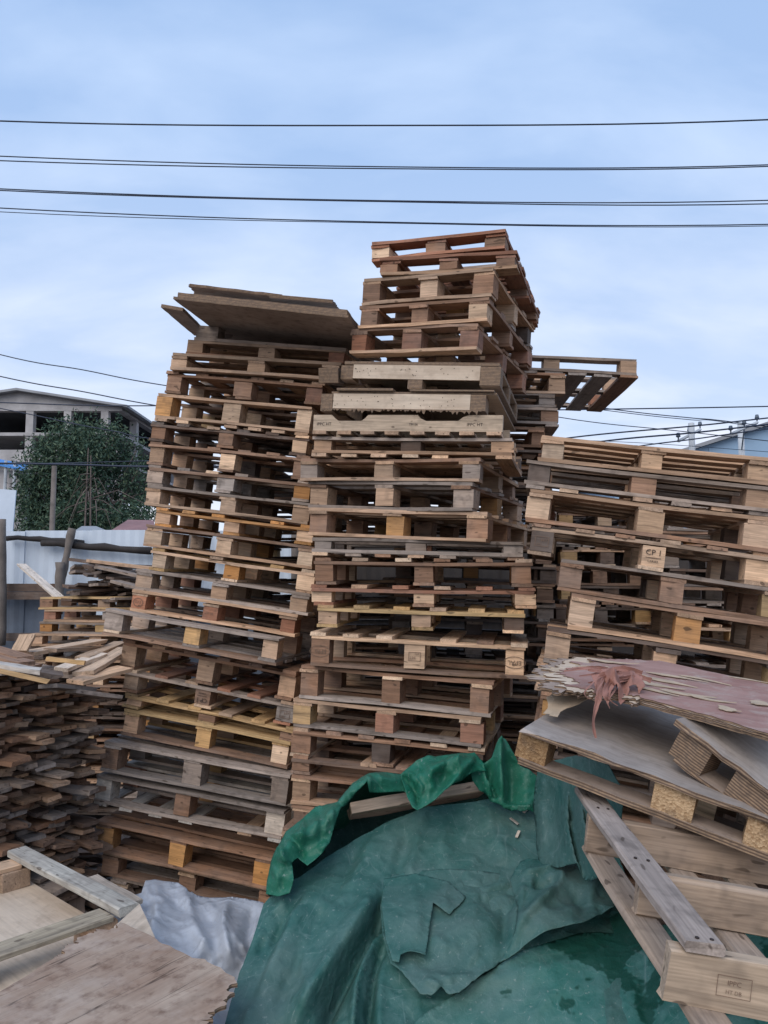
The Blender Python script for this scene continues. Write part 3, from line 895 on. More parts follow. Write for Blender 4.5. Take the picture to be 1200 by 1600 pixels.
def pole(name, px, ytop, Y, r, mat, label, lean=0.0):
    p = at(px, ytop, Y)
    g = gheight(p.x, p.y)
    o = empty(name, (p.x - lean, p.y, g)); setp(o, label, 'pole')
    m = MB(); m.tube([(0, 0, 0), (lean * .5, 0, (p.z - g) * .5), (lean, 0, p.z - g)], [r * 1.2, r * 1.1, r], 10)
    m.build('shaft', mat, o, True)
    return o, p
pole('wooden_pole', 85, 728, 14, 0.045, M['pole_wood'], 'thin grey wooden pole standing before the tree')
PY = 16.0
def crossarm(o, p, a, b, n=3):
    A, B = at(*a, PY - 0.25), at(*b, PY + 0.6)
    base = o.location
    m = MB(); m.tube([A - base, B - base], 0.035, 5); m.build('crossarm', M['pole_concrete'], o)
    res = []
    for k in range(n):
        q = A.lerp(B, k / (n - 1))
        m = MB(); m.tube([q - base, q - base + Vector((0, 0, 0.07)), q - base + Vector((0, 0, 0.09)), q - base + Vector((0, 0, 0.17))], [0.015, 0.015, 0.05, 0.035], 8)
        m.build('insulator', M['porcelain'], o, True); res.append(q + Vector((0, 0, 0.17)))
    m = MB(); c = A.lerp(B, .5); m.tube([c - base, Vector((p.x, p.y, c.z - 0.35)) - base], 0.014, 4); m.build('brace', M['porcelain'], o)
    return res
o1, p1 = pole('concrete_pole', 1080, 661, PY, 0.062, M['pole_concrete'], 'pale concrete power pole with a crossarm, nearer the pallets')
i1 = crossarm(o1, p1, (1060, 689), (1094, 671))
o2, p2 = pole('concrete_pole', 1157, 661, PY + 1.0, 0.066, M['pole_concrete'], 'pale concrete power pole with a crossarm, nearer the right edge')
i2 = crossarm(o2, p2, (1142, 678), (1183, 660))

# blue-grey metal shed at the right
def metal_shed():
    Y = 24.0
    pts = [at(960, 742, Y), at(1280, 640, Y), at(1560, 742, Y)]
    poly = [(pts[0].x, 0), (pts[2].x, 0), (pts[2].x, pts[2].z), (pts[1].x, pts[1].z), (pts[0].x, pts[0].z)]
    root = empty('metal_shed', (12, Y, 0)); setp(root, 'pale blue metal-clad shed with a sloping roof behind the right stack', 'building')
    inv = Matrix.Translation((-12, -Y, 0))
    w = prism('wall', poly, Y, Y + 18, M['sheet_blue'], root); w.matrix_basis = inv
    for i, (a, b) in enumerate(((pts[0], pts[1]), (pts[1], pts[2]))):
        d = (b - a).normalized(); a2 = a - d * 0.4 if i == 0 else a; b2 = b + d * .4 if i == 1 else b
        u = Vector((0, 0, 0.1))
        v = []
        for y in (Y - .25, Y + 18.2):
            for q in (a2 + u * .1, b2 + u * .1, b2 + u * 1.3, a2 + u * 1.3): v.append((q.x, y, q.z))
        r = obj('roof_slope', mesh_from('roof_slope', v, [(0,3,2,1), (4,5,6,7), (0,1,5,4), (1,2,6,5), (2,3,7,6), (3,0,4,7)], M['zinc_roof']), root); r.matrix_basis = inv
    k = 0; x = pts[0].x + 1.0
    while x < pts[2].x - 0.5:
        f = (x - pts[0].x) / (pts[1].x - pts[0].x) if x < pts[1].x else (pts[2].x - x) / (pts[2].x - pts[1].x)
        zt = pts[0].z + (pts[1].z - pts[0].z) * f - 0.1
        r = box('sheet_seam', x, x + 0.05, Y - 0.03, Y - 0.002, 0, zt, M['sheet_blue'], root); r.matrix_basis = inv
        x += 1.0
metal_shed()

# overhead cables
def cable(label, pix, Y, r, group=None, ext=True):
    """pix: points of the photograph the cable runs through, at the distances Y (one or one each)"""
    Ys = Y if isinstance(Y, (list, tuple)) else [Y] * len(pix)
    P = [at(x, y, d) for (x, y), d in zip(pix, Ys)]
    if len(P) == 2:
        P = [P[0], P[0].lerp(P[1], .5), P[1]]
    # smooth through the points
    out = []
    n = len(P)
    for i in range(n - 1):
        p0, p1, p2, p3 = P[max(i-1, 0)], P[i], P[i+1], P[min(i+2, n-1)]
        for k in range(8):
            t = k / 8
            out.append(0.5 * ((2*p1) + (p2-p0)*t + (2*p0-5*p1+4*p2-p3)*t*t + (3*p1-p0-3*p2+p3)*t**3))
    out.append(P[-1])
    c = out[0].copy()
    m = MB(); m.tube([q - c for q in out], r, 6)
    o = m.build('overhead_cable', M['cable'], None, True); o.location = c
    setp(o, label, 'cable', group)
    return o
G = 'overhead cables crossing the sky'
YC = 9.5
cable('single dark cable highest of all across the sky', [(-700, 150), (0, 189), (600, 196), (1200, 187), (1900, 140)], YC, 0.0095, G)
cable('upper strand of the second pair of cables across the sky', [(-700, 205), (0, 244), (600, 260.5), (1200, 257.5), (1900, 215)], YC, 0.0074, G)
cable('lower strand of the second pair of cables across the sky', [(-700, 215), (0, 251), (600, 263.5), (1200, 260), (1900, 218)], YC, 0.0074, G)
cable('upper strand of the third pair of cables across the sky', [(-700, 250), (0, 295), (600, 313.5), (1200, 313), (1900, 275)], YC, 0.0074, G)
cable('lower strand of the third pair of cables across the sky', [(-700, 254), (0, 297.5), (600, 315), (1200, 318.5), (1900, 285)], YC, 0.0074, G)
cable('upper strand of the lowest pair of cables, just above the centre stack', [(-700, 275), (0, 325), (600, 347), (1200, 350.5), (1900, 320)], YC, 0.0074, G)
cable('lower strand of the lowest pair of cables, just above the centre stack', [(-700, 283), (0, 331), (600, 348.5), (1200, 353), (1900, 322)], YC, 0.005, G)
G2 = 'thin wires over the concrete building'
cable('thin wire highest above the concrete building at left', [(-300, 470), (0, 554), (130, 578), (250, 601), (520, 640)], 14, 0.010, G2)
cable('thin wire just over the roof ridge of the concrete building', [(-300, 515), (0, 588), (130, 612), (240, 633), (520, 680)], 14, 0.011, G2)
cable('dark wire level with the eave of the concrete building', [(-300, 622), (0, 629), (120, 633), (240, 634), (520, 632)], 14, 0.011, G2)
cable('pale wire crossing the open floors of the concrete building', [(-250, 590), (20, 642), (120, 663), (185, 675), (240, 686), (520, 720)], 14, 0.010, G2)
cable('thick dark cable crossing in front of the tree', [(-300, 722), (0, 724), (120, 726), (240, 729), (520, 727)], 13, 0.018, G2)
cable('thin dark cable just above the thick one before the tree', [(-300, 726), (0, 725), (120, 723), (240, 720), (520, 716)], 13.2, 0.008, G2)
G3 = 'wires of the power poles at right'
cable('dark wire highest at right, above the power poles', [(600, 644), (970, 639), (1200, 635), (1500, 628)], 14, 0.012, G3)
cable('wire from the overhanging pallet to the right pole arm', [(800, 618), (985, 643), (1080, 653), (1150, 660), (1450, 700)], 15.5, 0.010, G3)
cable('wire just under the first one to the right pole arm', [(800, 622), (985, 646), (1080, 656), (1143, 661), (1450, 712)], 15.6, 0.008, G3)
cable('wire descending left from the top of the nearer pole arm', [(700, 620), (900, 656), (1066, 674), (1300, 700)], 15.5, 0.009, G3)
cable('upper thick wire rising right over the nearer pole', [(700, 715), (890, 684), (1080, 666), (1165, 657), (1400, 630)], 15.6, 0.016, G3)
cable('lower thick wire rising right over the nearer pole', [(700, 728), (930, 691), (1085, 676), (1200, 663), (1400, 640)], 15.5, 0.018, G3)
cable('lowest thick wire rising right below the crossarms', [(760, 735), (985, 699), (1085, 686), (1200, 670), (1400, 645)], 15.4, 0.014, G3)
cable('thin wire sagging below the crossarms to the right edge', [(700, 680), (960, 690), (1080, 697), (1200, 706), (1400, 720)], 15.3, 0.006, G3)

# ------------------------------------------------------------------ plywood pallets and sheets on the tall stacks
def extrude_poly(name, pts2, y0, y1, mat, parent, mw=None, color=None):
    n = len(pts2)
    v = [(x, y0, z) for x, z in pts2] + [(x, y1, z) for x, z in pts2]
    f = [tuple(range(n)), tuple(reversed(range(n, 2*n)))] + [((i+1) % n, i, n+i, n+(i+1) % n) for i in range(n)]
    me = mesh_from(name, v, f, mat)
    return obj(name, me, parent, color, mw)
def stack_frame(Lpx, Rpx, P0, a, pr=0.0):
    Lp = wall_hit(*Lpx, P0, R(a), pr); Rp = wall_hit(*Rpx, P0, R(a), pr)
    X = (Rp - Lp); W = X.length; X.normalize()
    Yd = Vector((math.sin(R(a)), math.cos(R(a)), 0)); Z = X.cross(Yd).normalized(); Yd = Z.cross(X)
    return Lp, X, Yd, Z, W
PC = at(640, 905, 4.5)
rngp = random.Random(77)
def nails(parent, W, z0, z1, y, n):
    m = MB()
    for i in range(n):
        x = rngp.uniform(0.03, W - 0.03); z = rngp.uniform(z0 + 0.01, z1 - 0.01)
        m.add([(x-.002, y, z-.0025), (x+.002, y, z-.0025), (x+.002, y, z+.0025), (x-.002, y, z+.0025)], [(0, 1, 2, 3)])
    m.build('nail_heads', M['ink'], parent)
G_C = 'pallets of the tall centre stack'
# c6: pale plywood-sided pallet
o, X, Y_, Z, W = stack_frame((531, 598), (781, 603), PC, 15)
r6 = empty('plywood_pallet'); r6.matrix_world = axes_matrix(o, X, Y_, Z)
setp(r6, 'pale plywood pallet with closed nailed sides, sixth from the top of the tall centre stack', 'pallet', G_C)
hW = W
def slab(name, x0, x1, y0, y1, z0, z1, mat, parent):
    if name == 'side_board':                       # a sheet on edge: its thickness runs from front to back
        m = MB(); m.box(-(x1-x0)/2, (x1-x0)/2, -(z1-z0)/2, (z1-z0)/2, -(y1-y0)/2, (y1-y0)/2)
        ob = m.build(name, mat, parent)
        ob.matrix_basis = Matrix.Translation(((x0+x1)/2, (y0+y1)/2, (z0+z1)/2)) @ Matrix.Rotation(R(90), 4, 'X'); return ob
    m = MB(); m.box(-(x1-x0)/2, (x1-x0)/2, -(y1-y0)/2, (y1-y0)/2, -(z1-z0)/2, (z1-z0)/2)
    ob = m.build(name, mat, parent); ob.location = ((x0+x1)/2, (y0+y1)/2, (z0+z1)/2); return ob
slab('side_board', 0.08, hW - 0.12, 0.0, 0.02, 0.03, 0.115, M['ply_pale'], r6)
slab('end_block', hW - 0.118, hW, -0.004, 0.12, 0.0, 0.112, M['ply'], r6)
slab('end_block', 0.0, 0.078, 0.004, 0.12, 0.025, 0.11, M['ply'], r6)
slab('deck_sheet', 0.02, hW - 0.01, 0.0, 1.1, 0.117, 0.135, M['ply_pale'], r6)
for x in (0.0, hW * .47, hW - .12): slab('runner', x, x + 0.118, 0.13, 1.1, 0.0, 0.018, M['ply'], r6)
for y in (0.5, 1.0):
    for x in (0.0, hW * .47, hW - .12): slab('end_block', x + .002, x + 0.116, y, y + .1, 0.019, 0.116, M['ply'], r6)
slab('end_block', hW * .44, hW * .53, -0.01, 0.1, -0.028, 0.025, M['ply'], r6)
nails(r6, hW - 0.12, 0.035, 0.11, -0.0015, 30)
# c7: thick pale plywood box pallet
o, X, Y_, Z, W = stack_frame((501, 641), (758, 645), PC, 15, 0.04)
r7 = empty('plywood_pallet'); r7.matrix_world = axes_matrix(o, X, Y_, Z)
setp(r7, 'pale thick-sided plywood pallet with splintered lower edge, in the tall centre stack', 'pallet', G_C)
slab('side_board', 0.075, W - 0.09, 0.0, 0.03, 0.012, 0.105, M['ply_pale'], r7)
slab('end_block', W - 0.088, W, -0.002, 0.13, 0.01, 0.104, M['ply'], r7)
slab('end_block', 0.0, 0.073, -0.006, 0.13, -0.004, 0.1, M['ply'], r7)
slab('deck_sheet', 0.06, W + 0.06, 0.01, 1.15, 0.107, 0.12, M['ply_pale'], r7)
slab('deck_sheet', 0.10, W * .45, -0.02, 0.9, 0.1215, 0.135, M['ply_pale'], r7)
slab('deck_sheet', W * .55, W + 0.045, -0.01, 0.9, 0.1215, 0.132, M['ply_pale'], r7)
for y in (0.5, 1.0):
    for x in (0.0, W * .47, W - .12): slab('end_block', x, x + 0.11, y, y + .1, 0.012, 0.106, M['ply'], r7)
for x in (0.0, W * .47, W - .12): slab('runner', x, x + 0.118, 0.13, 1.15, -0.006, 0.010, M['ply'], r7)
# splintered edge
def ragged_strip(L, h0, h1, seed, n=40):
    rg = random.Random(seed)
    top = [(L * i / n, 0.0) for i in range(n + 1)]
    bot = [(L * i / n, -rg.uniform(h0, h1) * (1 if rg.random() < .8 else 1.7)) for i in range(n, -1, -1)]
    return top + bot
sp = extrude_poly('splintered_edge', list(reversed(ragged_strip(W * 0.97, 0.002, 0.018, 4, 110))), 0.0, 0.006, M['ply_pale'], r7)
sp.location = (0.01, -0.009, 0.013)
nails(r7, W - 0.09, 0.02, 0.1, -0.0015, 34)
# c8: notched stringer pallet
o, X, Y_, Z, W = stack_frame((489, 673), (785, 675), PC, 14, 0.03)
r8 = empty('stringer_pallet'); r8.matrix_world = axes_matrix(o, X, Y_, Z)
setp(r8, 'pale stringer pallet with two notched openings along its front beam, in the tall centre stack', 'pallet', G_C)
hs = 0.098
prof = [(0, 0), (W, 0), (W, hs), (W * .83, hs), (W * .80, hs - .012), (W * .775, hs - .034), (W * .61, hs - .036), (W * .58, hs - .02), (W * .565, hs),
        (W * .30, hs), (W * .285, hs - .02), (W * .265, hs - .036), (W * .14, hs - .036), (W * .12, hs - .022), (W * .10, hs), (0, hs)]
for y in (0.0, 0.46, 0.92):
    b = extrude_poly('beam', [(x - W/2, z - hs/2) for x, z in prof], -0.02, 0.02, M['wood'], r8, color=(0.52, 0.40, 0.29, 0.15))
    b.location = (W/2, y + 0.02, hs/2)
    if y == 0.0:
        for dx, kd in ((-W * .44, 'box'), (0.05, 'line'), (W * .36, 'box')):
            e_ = obj('stamp', text_mesh('IPPC HT' if kd == 'box' else 'TM 06', 0.026 if kd == 'box' else 0.02, M['ink']), b)
            e_.matrix_basis = Matrix.Translation((dx, -0.0225, -0.008)) @ Matrix.Rotation(R(90), 4, 'X')
for i in range(8):
    me = cached_board(1.0, 0.085, 0.02, rngp, rings=4)
    p = obj('deck_board', me, r8, tone('tan', rngp))
    p.matrix_basis = Matrix.Translation((0.05 + (W - 0.1) * i / 7, 0.49, -0.0105)) @ Matrix.Rotation(R(90) + rngp.uniform(-.01, .01), 4, 'Z')

# plywood sheets on top of the left stack
def sheet_obj(name, label, cat, corners, t, mat, group=None, parent=None, ragged=0.004, seed=1, up_hint=None, warp=0.0, seg=10):
    """a sheet given by its lower corners (front left, front right, back right, back left)"""
    rg = random.Random(seed)
    c = sum(corners, Vector()) / 4
    X = (corners[1] - corners[0]).normalized()
    Zv = X.cross(corners[3] - corners[0]).normalized()
    Yv = Zv.cross(X)
    ring = []
    for i in range(4):
        a, b = corners[i], corners[(i+1) % 4]
        n = max(2, int((b - a).length / 0.06))
        for k in range(n):
            p = a.lerp(b, k / n)
            j = 0 if k == 0 else 1
            q = Vector(((p - c).dot(X), (p - c).dot(Yv)))
            q += Vector((rg.uniform(-1, 1), rg.uniform(-1, 1))) * ragged * j
            ring.append(q)
    n = len(ring)
    v = []; f = []
    for s in (0, 1):
        v += [(q.x, q.y, s * t + warp * math.sin(q.x * 3.1) * (q.y)) for q in ring]
    f = [tuple(reversed(range(n))), tuple(range(n, 2*n))] + [(i, (i+1) % n, n+(i+1) % n, n+i) for i in range(n)]
    ob = obj(name, mesh_from(name, v, f, mat), parent)
    ob.matrix_basis = axes_matrix(c, X, Yv, Zv)
    if label: setp(ob, label, cat, group)
    return ob
GS = 'plywood sheets on the left stack'
def quad(fl, fr, Yf, Yr, dpt, ang, lift=0.0, d2=None):
    a = at(*fl, Yf) + Vector((0, 0, lift)); b = at(*fr, Yr) + Vector((0, 0, lift))
    d = Vector((math.sin(R(ang)), math.cos(R(ang)), 0)) * dpt
    return [a, b, b + d, a + d]
q0 = quad((274, 468), (541, 497), 4.75, 4.55, 0.95, 12)
for k, (dl, dr, mt) in enumerate([(0, 0, 'ply'), (0.004, 0.0, 'ply'), (0.0, 0.006, 'ply_brown')]):
    cs = [p + Vector((rngp.uniform(-.012, .012), rngp.uniform(-.012, .012), 0.0175 * k)) for p in q0]
    sheet_obj('plywood_sheet', ['lowest plywood sheet of the thick bundle on top of the left stack',
              'middle plywood sheet of the thick bundle on top of the left stack',
              'upper plywood sheet of the thick bundle on top of the left stack'][k], 'plywood', cs, 0.0165, M[mt], GS, seed=20 + k)
qb = quad((294, 462), (440, 487), 4.85, 4.75, 0.7, 10, 0.0)
qb = [at(296, 456, 4.85) + Vector((0, 0, .02)), at(440, 472, 4.75) + Vector((0, 0, .015)), at(452, 480, 5.5) + Vector((0, 0, .02)), at(310, 476, 5.55) + Vector((0, 0, .02))]
sheet_obj('plywood_sheet', 'grey weathered plywood sheet lying loose on the bundle, left half', 'plywood', qb, 0.016, M['ply_brown'], GS, seed=31, ragged=0.012)
qc = [at(420, 472, 4.72), at(519, 481, 4.66), at(530, 492, 5.35), at(430, 484, 5.4)]
sheet_obj('plywood_sheet', 'short plywood sheet lying loose on the bundle, right half', 'plywood', [p + Vector((0, 0, .03)) for p in qc], 0.02, M['ply'], GS, seed=32, ragged=0.006)
ql = [at(251, 481, 4.95), at(285, 487, 4.93), at(330, 527, 5.6), at(303, 525, 5.6)]
sheet_obj('plywood_sheet', 'narrow plywood strip poking out at the left under the bundle', 'plywood', ql, 0.022, M['ply'], GS, seed=33, ragged=0.003)
o, X, Y_, Z, W = stack_frame((303, 531), (540, 549), at(350, 905, 5.2), 13, 0.0)
bb = empty('bearer_frame'); bb.matrix_world = axes_matrix(o, X, Y_, Z)
setp(bb, 'grey timber bearers holding up the plywood bundle on the left stack', 'bearers')
for i, (x, yy) in enumerate(((0.06, 0.02), (W * .5, 0.30), (W - .1, 0.30))):
    p = obj('block', board_mesh(0.16, 0.11, 0.085, rngp, rings=3, rough=.004), bb, tone('grey', rngp)); p.location = (x + .03, yy + .05, 0.045 + .022)
for i in range(5):
    p = obj('deck_board', cached_board(W, 0.1, 0.021, rngp, rings=5), bb, tone('dark', rngp)); p.location = (W/2, 0.24 + .12 * i, 0.122)
p = obj('deck_board', cached_board(W, 0.1, 0.021, rngp, rings=5), bb, tone('grey', rngp)); p.location = (W/2, 0.05, 0.011)
p = obj('deck_board', cached_board(W, 0.1, 0.021, rngp, rings=5), bb, tone('grey', rngp)); p.location = (W/2, 0.6, 0.011)
# small laminated block poking from the left stack at the centre stack's shoulder
qk = [at(498, 598, 4.62), at(528, 598, 4.58), at(545, 600, 5.2), at(515, 600, 5.25)]
sheet_obj('plywood_offcut', 'thick laminated plywood offcut sticking out between the two tall stacks', 'plywood', qk, 0.09, M['ply'], None, seed=41, ragged=.003)

# ------------------------------------------------------------------ planks
def plank(label, A, B, w, t, tn, rng, group=None, up=None, name='plank', broken=0.0, parent=None, chamfer=0.0, roll=0.0, bow=0.0, color=None, cat='plank'):
    d = B - A
    X, Yv, Z = frame_from(d, up or Vector((0, 0, 1)))
    ob = obj(name, board_mesh(d.length, w, t, rng, rings=5, rough=min(.004, t * .09), broken=broken, chamfer=chamfer, bow=bow), parent, color or tone(tn, rng))
    ob.matrix_basis = axes_matrix((A + B) / 2, X, Yv, Z) @ Matrix.Rotation(roll, 4, 'X')
    if label: setp(ob, label, cat, group)
    return ob
def plank_pile():
    rng = random.Random(91)
    F0, F1 = Vector((-3.0, 3.45, 0)), Vector((-1.98, 5.25, 0))
    fd = (F1 - F0); FL = fd.length; fd.normalize()
    nd = Vector((fd.y, -fd.x, 0))                      # towards the camera and the right
    items = []
    z = 0.0
    while z < 1.76:
        th = rng.uniform(0.021, 0.029)
        s = rng.uniform(-0.05, 0.0)
        while s < FL:
            w = rng.choice([0.09, 0.1, 0.12, 0.14])
            topz = 1.78 - 0.30 * max(0, s / FL - 0.45) - 0.10 * max(0, (.25 - s / FL))
            if z < topz + rng.uniform(-.03, .03):
                items.append((s + w/2, z + rng.uniform(-.004, .004), w * 0.96, th, rng.gauss(0, .085) + (rng.uniform(0, .14) if rng.random() < .15 else 0)))
            s += w * rng.uniform(0.98, 1.3)
        z += th
    vis = []; rest = []
    for it in items:
        P = F0 + fd * it[0]; P.z = it[1]
        v = P - CAM
        dep = v.dot(FWD); px = 600 + FPX * v.x / dep; py = 800 - FPX * v.dot(UP) / dep
        (vis if (-15 < px < 215 and 1000 < py < 1400) else rest).append(it)
    vis.sort(key=lambda it: it[0])
    rest += vis[300:]; vis = vis[:300]
    print('PILE', len(vis), len(rest))
    meshes = {}
    def put(it):
        s, z, w, th, out = it
        L = 0.9
        k = (round(w, 3), round(th, 3), rng.randrange(3))
        A = F0 + fd * s + nd * out; A.z = z + th/2
        B = A - nd * L + fd * rng.gauss(0, .1); B.z += rng.uniform(-.02, .03)
        X, Yv, Z = frame_from(A - B)
        return (A + B) / 2, X, Yv, Z, L, w, th
    tn = ['dark', 'brown', 'grey', 'brown', 'grey', 'tan', 'brown', 'brown', 'tan']
    for it in vis:
        c, X, Yv, Z, L, w, th = put(it)
        k = (round(w, 3), round(th, 3), rng.randrange(3))
        if k not in meshes: meshes[k] = board_mesh(L, w, th - .001, rng, rings=4, rough=.0045, broken=0.016)
        ob = obj('plank', meshes[k], None, tone(rng.choice(tn), rng, .3))
        ob.matrix_basis = axes_matrix(c, X, Yv, Z) @ Matrix.Rotation(rng.gauss(0, .06), 4, 'X')
        setp(ob, 'short brown plank lying end-on in the tall plank pile at the left edge', 'plank', 'planks of the tall pile at left')
    m = MB()
    for it in rest:
        c, X, Yv, Z, L, w, th = put(it)
        mw = axes_matrix(c, X, Yv, Z)
        b = [mw @ Vector((x, y, zz)) for zz in (-th/2+.0005, th/2-.0005) for x, y in ((-L/2, -w/2), (L/2, -w/2), (L/2, w/2), (-L/2, w/2))]
        m.add(b, [(0,3,2,1), (4,5,6,7), (0,1,5,4), (1,2,6,5), (2,3,7,6), (3,0,4,7)])
    o = m.build('plank_pile', M['wood'], color=(0.22, 0.135, 0.09, .5))
    setp(o, 'mass of further planks in the tall plank pile at the left edge', 'planks', kind='stuff')
plank_pile()
rngl = random.Random(17)
GL = 'loose planks on the plank pile'
LOOSE = [
    ((31, 1018, 4.9), (45, 990, 5.0), .10, 'pale', 'short pale plank leaning upright at the back of the plank pile'),
    ((41, 1021, 5.0), (158, 1001, 5.7), .13, 'pale', 'long pale plank lying furthest back on the plank pile'),
    ((128, 1029, 5.2), (191, 1004, 5.9), .10, 'pale', 'pale plank pointing up towards the left stack, behind the widest one'),
    ((130, 1052, 4.9), (197, 1012, 5.7), .14, 'pale', 'widest pale plank on the plank pile, running to the left stack'),
    ((117, 1066, 4.75), (196, 1044, 5.2), .13, 'pale', 'pale plank with a broken edge low beside the left stack'),
    ((74, 1029, 4.7), (134, 1036, 4.75), .11, 'yellow', 'short yellowish plank lying level across the pale ones'),
    ((-20, 1036, 4.25), (69, 1050, 4.35), .12, 'white', 'whitish plank on the plank pile just above the yellow one'),
    ((-20, 1044, 4.15), (80, 1066, 4.25), .11, 'yellow', 'long yellow plank along the front top of the plank pile'),
    ((-20, 1012, 4.7), (44, 1030, 4.6), .12, 'brown', 'brown plank on top of the plank pile at the left edge'),
    ((-20, 1022, 4.6), (46, 1038, 4.5), .12, 'brown', 'second brown plank under the top one at the left edge'),
    ((60, 1050, 4.5), (100, 1056, 4.55), .12, 'dark', 'dark short plank between the yellow and the pale planks'),
    ((78, 1016, 5.1), (150, 1012, 5.6), .10, 'tan', 'tan plank half under the long pale one'),
    ((95, 1046, 4.85), (160, 1022, 5.4), .09, 'white', 'whitish narrow plank beside the widest pale one'),
    ((75, 1072, 4.5), (140, 1078, 4.9), .12, 'grey', 'grey plank at the lower right shoulder of the plank pile'),
    ((110, 1080, 4.7), (185, 1090, 5.0), .10, 'grey', 'grey plank lowest at the right shoulder of the plank pile'),
]
for (a, b, w, tn, lab) in LOOSE:
    plank(lab, at(*a), at(*b), w, 0.024, tn, rngl, GL, broken=.03, roll=rngl.uniform(-.15, .15))
tb = MB(); a, b = at(104, 1026, 5.3), at(140, 1009, 5.7)
tb.tube([Vector((0, 0, 0)), (b - a) * .5, b - a], [.022, .022, .022], 10)
ob = tb.build('plastic_tube', M['white_paint'], None, True); ob.location = a + Vector((0, 0, .02))
setp(ob, 'white plastic tube lying among the pale planks', 'tube')
plank('thin pale batten leaning against the fence post at left', at(33, 882, 8.3), at(93, 934, 7.4), .09, .02, 'white', rngl)

# small stack of pallets before the fence, with a heap of old boards on top
YARD = [(62, 952, 262, 953, 'thin', 'yellow', dict(bt='tan', h=.115, D=.9)), (68, 971, 264, 973, 'thin', 'tan', dict(bt='red', D=.9)),
        (60, 990, 258, 992, 'thin', 'tan', dict(D=.9)), (46, 1009, 252, 1012, 'thin', 'tan', dict(D=.9))]
build_stack(YARD, at(150, 905, 7.2), 3, 'low stack before the fence', 'pallets of the low stack before the fence', 8, below=13, hid_h=.125, gap_top=.115)
rngh = random.Random(23)
GH = 'old dark boards heaped on the low stack'
nh = 0
for i in range(46):
    lay = i // 8
    px = rngh.uniform(100, 215 - lay * 5); py = 936 - lay * 10 + rngh.uniform(-4, 4)
    A = at(px, py, 7.15 + rngh.uniform(-.12, .3) + lay * .05)
    d = Vector((rngh.uniform(.1, .7), rngh.uniform(.5, 1), rngh.uniform(-.06, .06))).normalized()
    plank('old dark board in the heap on the low pallet stack by the fence', A, A + d * rngh.uniform(.5, .85), rngh.choice([.08, .1, .12]), .024,
          rngh.choice(['dark', 'dark', 'dark', 'grey']), rngh, GH, broken=.04, roll=rngh.uniform(-.3, .3), color=None)
plank('long tan board on top of the dark heap by the fence', at(139, 876, 7.5), at(238, 888, 7.4), .10, .03, 'tan', rngh)
plank('dark board sticking out left from the dark heap', at(112, 874, 7.6), at(190, 886, 7.5), .11, .03, 'dark', rngh)
plank('grey board sloping right on the dark heap', at(156, 886, 7.3), at(232, 903, 7.2), .16, .025, 'grey', rngh)
plank('second grey board sloping right, lower on the heap', at(180, 908, 7.1), at(225, 920, 7.0), .14, .025, 'grey', rngh)

# ------------------------------------------------------------------ foreground, left: crate, sheets, plastic
def on_plane(px, py, z):
    d = ray(px, py)
    return CAM + d * ((z - CAM_Z) / d.z)
rngf = random.Random(55)
# upside-down pallet with a plywood deck
K1, K2 = on_plane(34, 1334, 1.0), on_plane(164, 1424, 1.0)
U = (K2 - K1); U.z = 0; UL = U.length; U.normalize()
V = Vector((-U.y, U.x, 0)) * -1
V = (V * 0.97 + Vector((-0.04, -0.25, 0))); V.z = 0; V.normalize()
print('CRATE', K1, K2, UL)
cr0 = empty('overturned_pallet'); cr0.matrix_world = axes_matrix(Vector((K1.x, K1.y, 0.86)), U, V, Vector((0, 0, 1)))
setp(cr0, 'overturned plywood-decked pallet with a rotten whitish edge board, lower left corner', 'pallet')
def cpart(name, A, B, w, t, tn, up=Vector((0, 0, 1)), color=None, **k):
    return plank(None, Vector(A), Vector(B), w, t, tn, rngf, parent=cr0, name=name, color=color, up=up, chamfer=.004, **k)
m = MB(); m.box(-.55, .55, -.6, .6, -.009, .009)
dk = m.build('deck_sheet', M['ply_pale'], cr0); dk.location = (UL/2 + .02, .57, .009); dk.rotation_euler = (0, 0, R(0))
cpart('edge_board', (-.06, .0, .135), (UL + .06, -.02, .135), .085, .03, 'white', broken=.03, color=(0.50, 0.47, 0.41, 0.55))
cpart('bottom_board', (UL - .04, .03, .109), (UL - .04, 1.15, .109), .11, .022, 'pale', color=(0.43, 0.36, 0.26, 0.45))
cpart('bottom_board', (.02, .03, .109), (.02, 1.15, .109), .11, .022, 'pale')
for u in (.03, UL - .05):
    for v in (.06, .52, 1.05):
        cpart('block', (u - .05, v, .058), (u + .05, v, .058), .12, .079, 'tan')
plank('short pale board with nail holes behind the rotten edge board', on_plane(139, 1374, .98), on_plane(208, 1414, .95), .085, .022, 'white', rngf, chamfer=.003)

